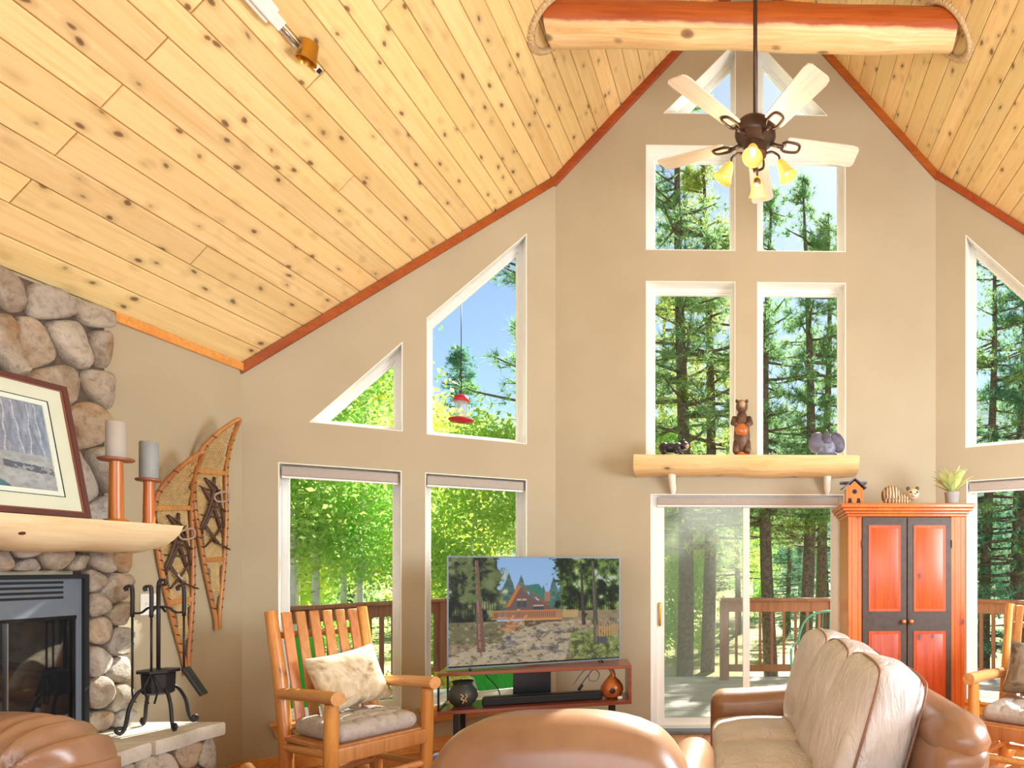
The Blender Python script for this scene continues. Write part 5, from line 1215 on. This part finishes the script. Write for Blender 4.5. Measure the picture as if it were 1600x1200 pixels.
# ---- trees
MT['pinebark'] = plain('pine_bark', lin(128,108,98), .9, var=.3, sc=14, bump=.6); MT['aspenbark'] = plain('aspen_bark', lin(240,238,230), .8, var=.12, sc=9)
MT['needle'] = leafmat('pine_needles', lin(120,164,120), lin(186,208,140), .5); MT['needle2'] = leafmat('yellow_pine_needles', lin(160,184,100), lin(222,228,140), .5)
MT['spruce'] = leafmat('dark_spruce', lin(90,142,122), lin(140,184,146), .45); MT['aspen'] = leafmat('aspen_leaves', lin(156,206,100), lin(222,240,140), .55); MT['gold'] = leafmat('yellow_aspen_leaves', lin(206,220,90), lin(246,240,140), .55)
def fast(name, V, F, mat):
    me = bpy.data.meshes.new(name); V = np.asarray(V, np.float32); F = np.asarray(F, np.int32)
    me.vertices.add(len(V)); me.vertices.foreach_set('co', V.reshape(-1)); k = F.shape[1]
    me.loops.add(F.size); me.loops.foreach_set('vertex_index', F.reshape(-1)); me.polygons.add(len(F)); me.polygons.foreach_set('loop_start', np.arange(0, F.size, k, dtype=np.int32)); me.update(calc_edges=True); me.validate(); me.materials.append(mat); return me
def pine_mesh(seed, H=13.0, base=3.2, rmax=2.3, nb=95, sp=False):
    r = np.random.RandomState(seed); wood_ = MB()
    bend = lambda z: (.12*math.sin(z*.35+seed), .10*math.sin(z*.28+seed*2))
    wood_.tube([(bend(z)[0], bend(z)[1], z) for z in np.linspace(-.6, H, 16)], [max(.015, .17*(1-max(0, z)/H)**.8+.012) for z in np.linspace(-.6, H, 16)], 9)
    cen = []; out = []
    for k in range(nb):
        q = r.rand()**(.85); z = base+(H-base)*q; a = r.rand()*2*PI; ln = rmax*(1-q)**(.75 if not sp else 1)*(.55+.6*r.rand())+.25
        if not sp and r.rand() < .18: ln *= .5
        rise = (.25 if not sp else -.15)*ln*(r.rand()-.35); bx, by = bend(z); p0 = Vector((bx, by, z)); d = Vector((math.cos(a), math.sin(a), 0)); p2 = p0+d*ln+Vector((0, 0, rise)); p1 = p0+d*ln*.55+Vector((0, 0, rise*.2-.05*ln))
        P = bez(p0, p1, p2, 5); wood_.tube(P, [.03*(1-i/6)*(.5+ln/rmax)+.006 for i in range(6)], 4, False)
        nt = int(7+ln*11)
        for t_ in range(nt):
            f = .3+.7*r.rand(); i = min(4, int(f*5)); b0 = P[i].lerp(P[i+1], f*5-i); sp_ = .34*ln*(1.15-f)+.12
            off = Vector(r.randn(3)*[sp_*.55, sp_*.55, sp_*.22]); c = b0+off; cen.append(c); dd = (off+d*.25+Vector((0, 0, .12))).normalized(); out.append(dd)
    for k in range(30):
        z = H-r.rand()*1.2; cen.append(Vector((bend(z)[0]+r.randn()*.12, bend(z)[1]+r.randn()*.12, z))); out.append(Vector((r.randn()*.4, r.randn()*.4, .8)).normalized())
    cen = np.array([tuple(c) for c in cen]); out = np.array([tuple(c) for c in out]); n = len(cen); m = 15
    D_ = out[:, None, :]*.55+r.randn(n, m, 3)*.55; D_ /= np.linalg.norm(D_, axis=2, keepdims=True); L = (.13+.13*r.rand(n, m, 1))*(1 if not sp else .8)
    S_ = np.cross(D_, r.randn(n, m, 3)); S_ /= np.linalg.norm(S_, axis=2, keepdims=True); w = .013+.008*r.rand(n, m, 1)
    c = cen[:, None, :]; V = np.stack([c-S_*w*.5, c+S_*w*.5, c+D_*L+S_*w*.3], 2).reshape(-1, 3); F = np.arange(len(V)).reshape(-1, 3)
    return wood_, V, F
def leafy_mesh(seed, H=9.0, base=2.6, rx=1.7, n=9000, ls=.07):
    r = np.random.RandomState(seed); wood_ = MB(); lean = r.randn(2)*.35
    tz = np.linspace(-.5, H*.93, 12); wood_.tube([(lean[0]*(max(z, 0)/H)**1.5+.07*math.sin(z*.9+seed), lean[1]*(max(z, 0)/H)**1.5+.05*math.sin(z*.7), z) for z in tz], [max(.012, .05*(1-max(0, z)/H)+.012) for z in tz], 8)
    clus = []
    for k in range(60):
        q = r.rand(); z = base+(H-base)*q; a = r.rand()*2*PI; rad = rx*math.sin(PI*min(1, .12+.86*q))**.7*(.35+.65*r.rand()); tx, ty = lean*(z/H)**1.5; e = Vector((tx+rad*math.cos(a), ty+rad*math.sin(a), z+.25*rad)); clus.append(e)
        wood_.tube([(tx, ty, z-.3*rad), tuple(Vector((tx, ty, z)).lerp(e, .5)), tuple(e)], [.02, .012, .005], 4, False)
    C_ = np.array([tuple(c) for c in clus])[r.randint(0, len(clus), n)]+r.randn(n, 3)*[.34, .34, .28]
    a = r.randn(n, 3); a /= np.linalg.norm(a, axis=1, keepdims=True); b_ = np.cross(a, r.randn(n, 3)); b_ /= np.linalg.norm(b_, axis=1, keepdims=True); s_ = ls*(.6+.6*r.rand(n, 1))
    V = np.stack([C_-a*s_, C_+b_*s_*.7, C_+a*s_, C_-b_*s_*.7], 1).reshape(-1, 3); return wood_, V, np.arange(len(V)).reshape(-1, 4)
KIND = {}
def variant(key, builder, leaf, bark, **kw):
    w_, V, F = builder(**kw); o = w_.build('trunk', bark, None, 'all', fixn=False); me = o.data; bpy.data.objects.remove(o); KIND[key] = (me, fast('foliage', V, F, leaf))
variant('pineA', pine_mesh, MT['needle'], MT['pinebark'], seed=1); variant('pineB', pine_mesh, MT['needle2'], MT['pinebark'], seed=2, nb=110, base=2.8)
variant('pineC', pine_mesh, MT['needle'], MT['pinebark'], seed=3, H=12, base=3.6, rmax=1.7, nb=70); variant('spruce', pine_mesh, MT['spruce'], MT['pinebark'], seed=4, H=10, base=.4, rmax=1.9, nb=150, sp=True)
variant('aspenD', leafy_mesh, MT['aspen'], MT['aspenbark'], seed=15, H=9.5, base=3.0, n=8000, rx=1.0, ls=.05); variant('aspenA', leafy_mesh, MT['aspen'], MT['aspenbark'], seed=5, n=14000); variant('aspenB', leafy_mesh, MT['gold'], MT['aspenbark'], seed=6, H=8, n=12000, rx=1.5); variant('aspenC', leafy_mesh, MT['aspen'], MT['aspenbark'], seed=7, H=7, base=.5, n=12000, rx=1.4)
def tree(kind, px, d, label, sc=1.0, rz=0, group='trees beyond the deck', zoff=0, sxy=None):
    """px is the compass column, d the distance from the deck door"""
    x = (px-1198)/1010*d+.0227*d; y = d
    t = thing({'p': 'pine_tree', 's': 'spruce_tree', 'a': 'aspen_tree'}[kind[0]], label, 'tree', (x, y, gz(x, y)-.1+zoff), rz, group)
    me, lf = KIND[kind]
    for nm, dat in (('trunk', me), ('foliage', lf)):
        o = bpy.data.objects.new(nm, dat); COL.objects.link(o); o.parent = t; o.scale = (sxy or sc, sxy or sc, sc)
    return t
T = tree
# seen through the left windows
T('aspenA', 470, 13, 'white-trunked aspen at the left edge of the rocking chair window', .95, 0)
T('aspenA', 508, 15, 'white-trunked aspen left of centre in the rocking chair window', 1.0, 2)
T('aspenC', 535, 19, 'low leafy aspen in the middle of the rocking chair window', .9, 1)
T('aspenD', 466, 9.2, 'slender white aspen trunk near the window left side', .95, 3)
T('aspenD', 508, 9.6, 'slender white aspen trunk at the window middle', 1.0, 0)
T('aspenD', 538, 10.4, 'leaning white aspen trunk at the window middle', .9, 5)
T('aspenD', 580, 10, 'slender white aspen trunk near the window right side', .82, 1.7)
T('aspenA', 575, 16, 'white-trunked aspen right of centre in the rocking chair window', .95, 4)
T('aspenB', 566, 14, 'yellow green aspen filling the triangular window', .98, 1)
T('aspenC', 425, 15, 'low leafy aspen left of the rocking chair window', .9, 3)
T('spruce', 490, 24, 'dark spruce behind the aspens', 1.0, 1)
T('spruce', 560, 26, 'dark spruce deep behind the triangular window aspens', .9, 2)
T('aspenB', 690, 13, 'yellow aspen at the left of the television window', .74, 2)
T('pineB', 765, 17, 'bushy pine behind the television', .52, 3)
T('spruce', 722, 26, 'pointed spruce behind the red feeder', 1.12, 0)
T('pineB', 800, 24, 'bushy pine at the right edge of the feeder window', .62, 5)
T('aspenC', 730, 11, 'low green aspen right behind the television', .7, 0)
T('pineA', 893, 13, 'tall pine reaching into the feeder window from the right', 1.0, 1)
# seen through the centre windows and door
T('pineA', 1065, 15, 'big pine filling the left centre windows', 1.12, .4)
T('pineB', 1105, 16, 'yellow green pine trunk seen through the insect screen', 1.02, 2.2)
T('pineC', 1203, 15, 'slim pine trunk left of the pair in the shelf window', .95, 1.0)
T('pineC', 1258, 15.8, 'slim pine trunk right of the pair in the shelf window', 1.0, 4.0)
T('pineA', 1290, 17, 'pine behind the right fan window', .92, 3)
T('pineB', 1035, 20, 'pine far left behind the insect screen', .9, 5)
T('aspenC', 1060, 19, 'yellowish low trees behind the insect screen', 1.0, 2)
T('spruce', 1235, 24, 'young spruce between the two slim trunks', .62, 1)
T('spruce', 1290, 20, 'young spruce at the right side of the fixed door pane', .5, 3)
T('aspenC', 1180, 30, 'leafy bush far behind the door post', .8, 4)
T('pineB', 1150, 24, 'pine deep behind the door centre', .7, 1)
# seen through the right windows
T('spruce', 1600, 15, 'dense dark spruce outside the right rocking chair window', 1.1, 1)
T('pineA', 1548, 15, 'broad pine outside the slope-topped right window', .85, 2)
T('spruce', 1660, 17, 'spruce beyond the right edge of the view', 1.0, 3)
T('spruce', 1480, 16, 'spruce hidden behind the armoire wall', .9, 4)
# far woods
rg = random.Random(12)
for k in range(110):
    a = R(rg.uniform(-48, 34)); d = rg.uniform(34, 92); x, y = d*math.sin(a), d*math.cos(a)
    kd = rg.choice(['spruce', 'spruce', 'pineC']); t = thing('distant_conifer', 'small distant conifer in the woods beyond the deck', 'tree', (x, y, gz(x, y)-.2), rg.uniform(0, 6), 'distant conifers')
    me, lf = KIND[kd]; s_ = rg.uniform(.55, .95)*(.7 if kd != 'spruce' else 1)
    for nm, dat in (('trunk', me), ('foliage', lf)):
        o = bpy.data.objects.new(nm, dat); COL.objects.link(o); o.parent = t; o.scale = (s_,)*3
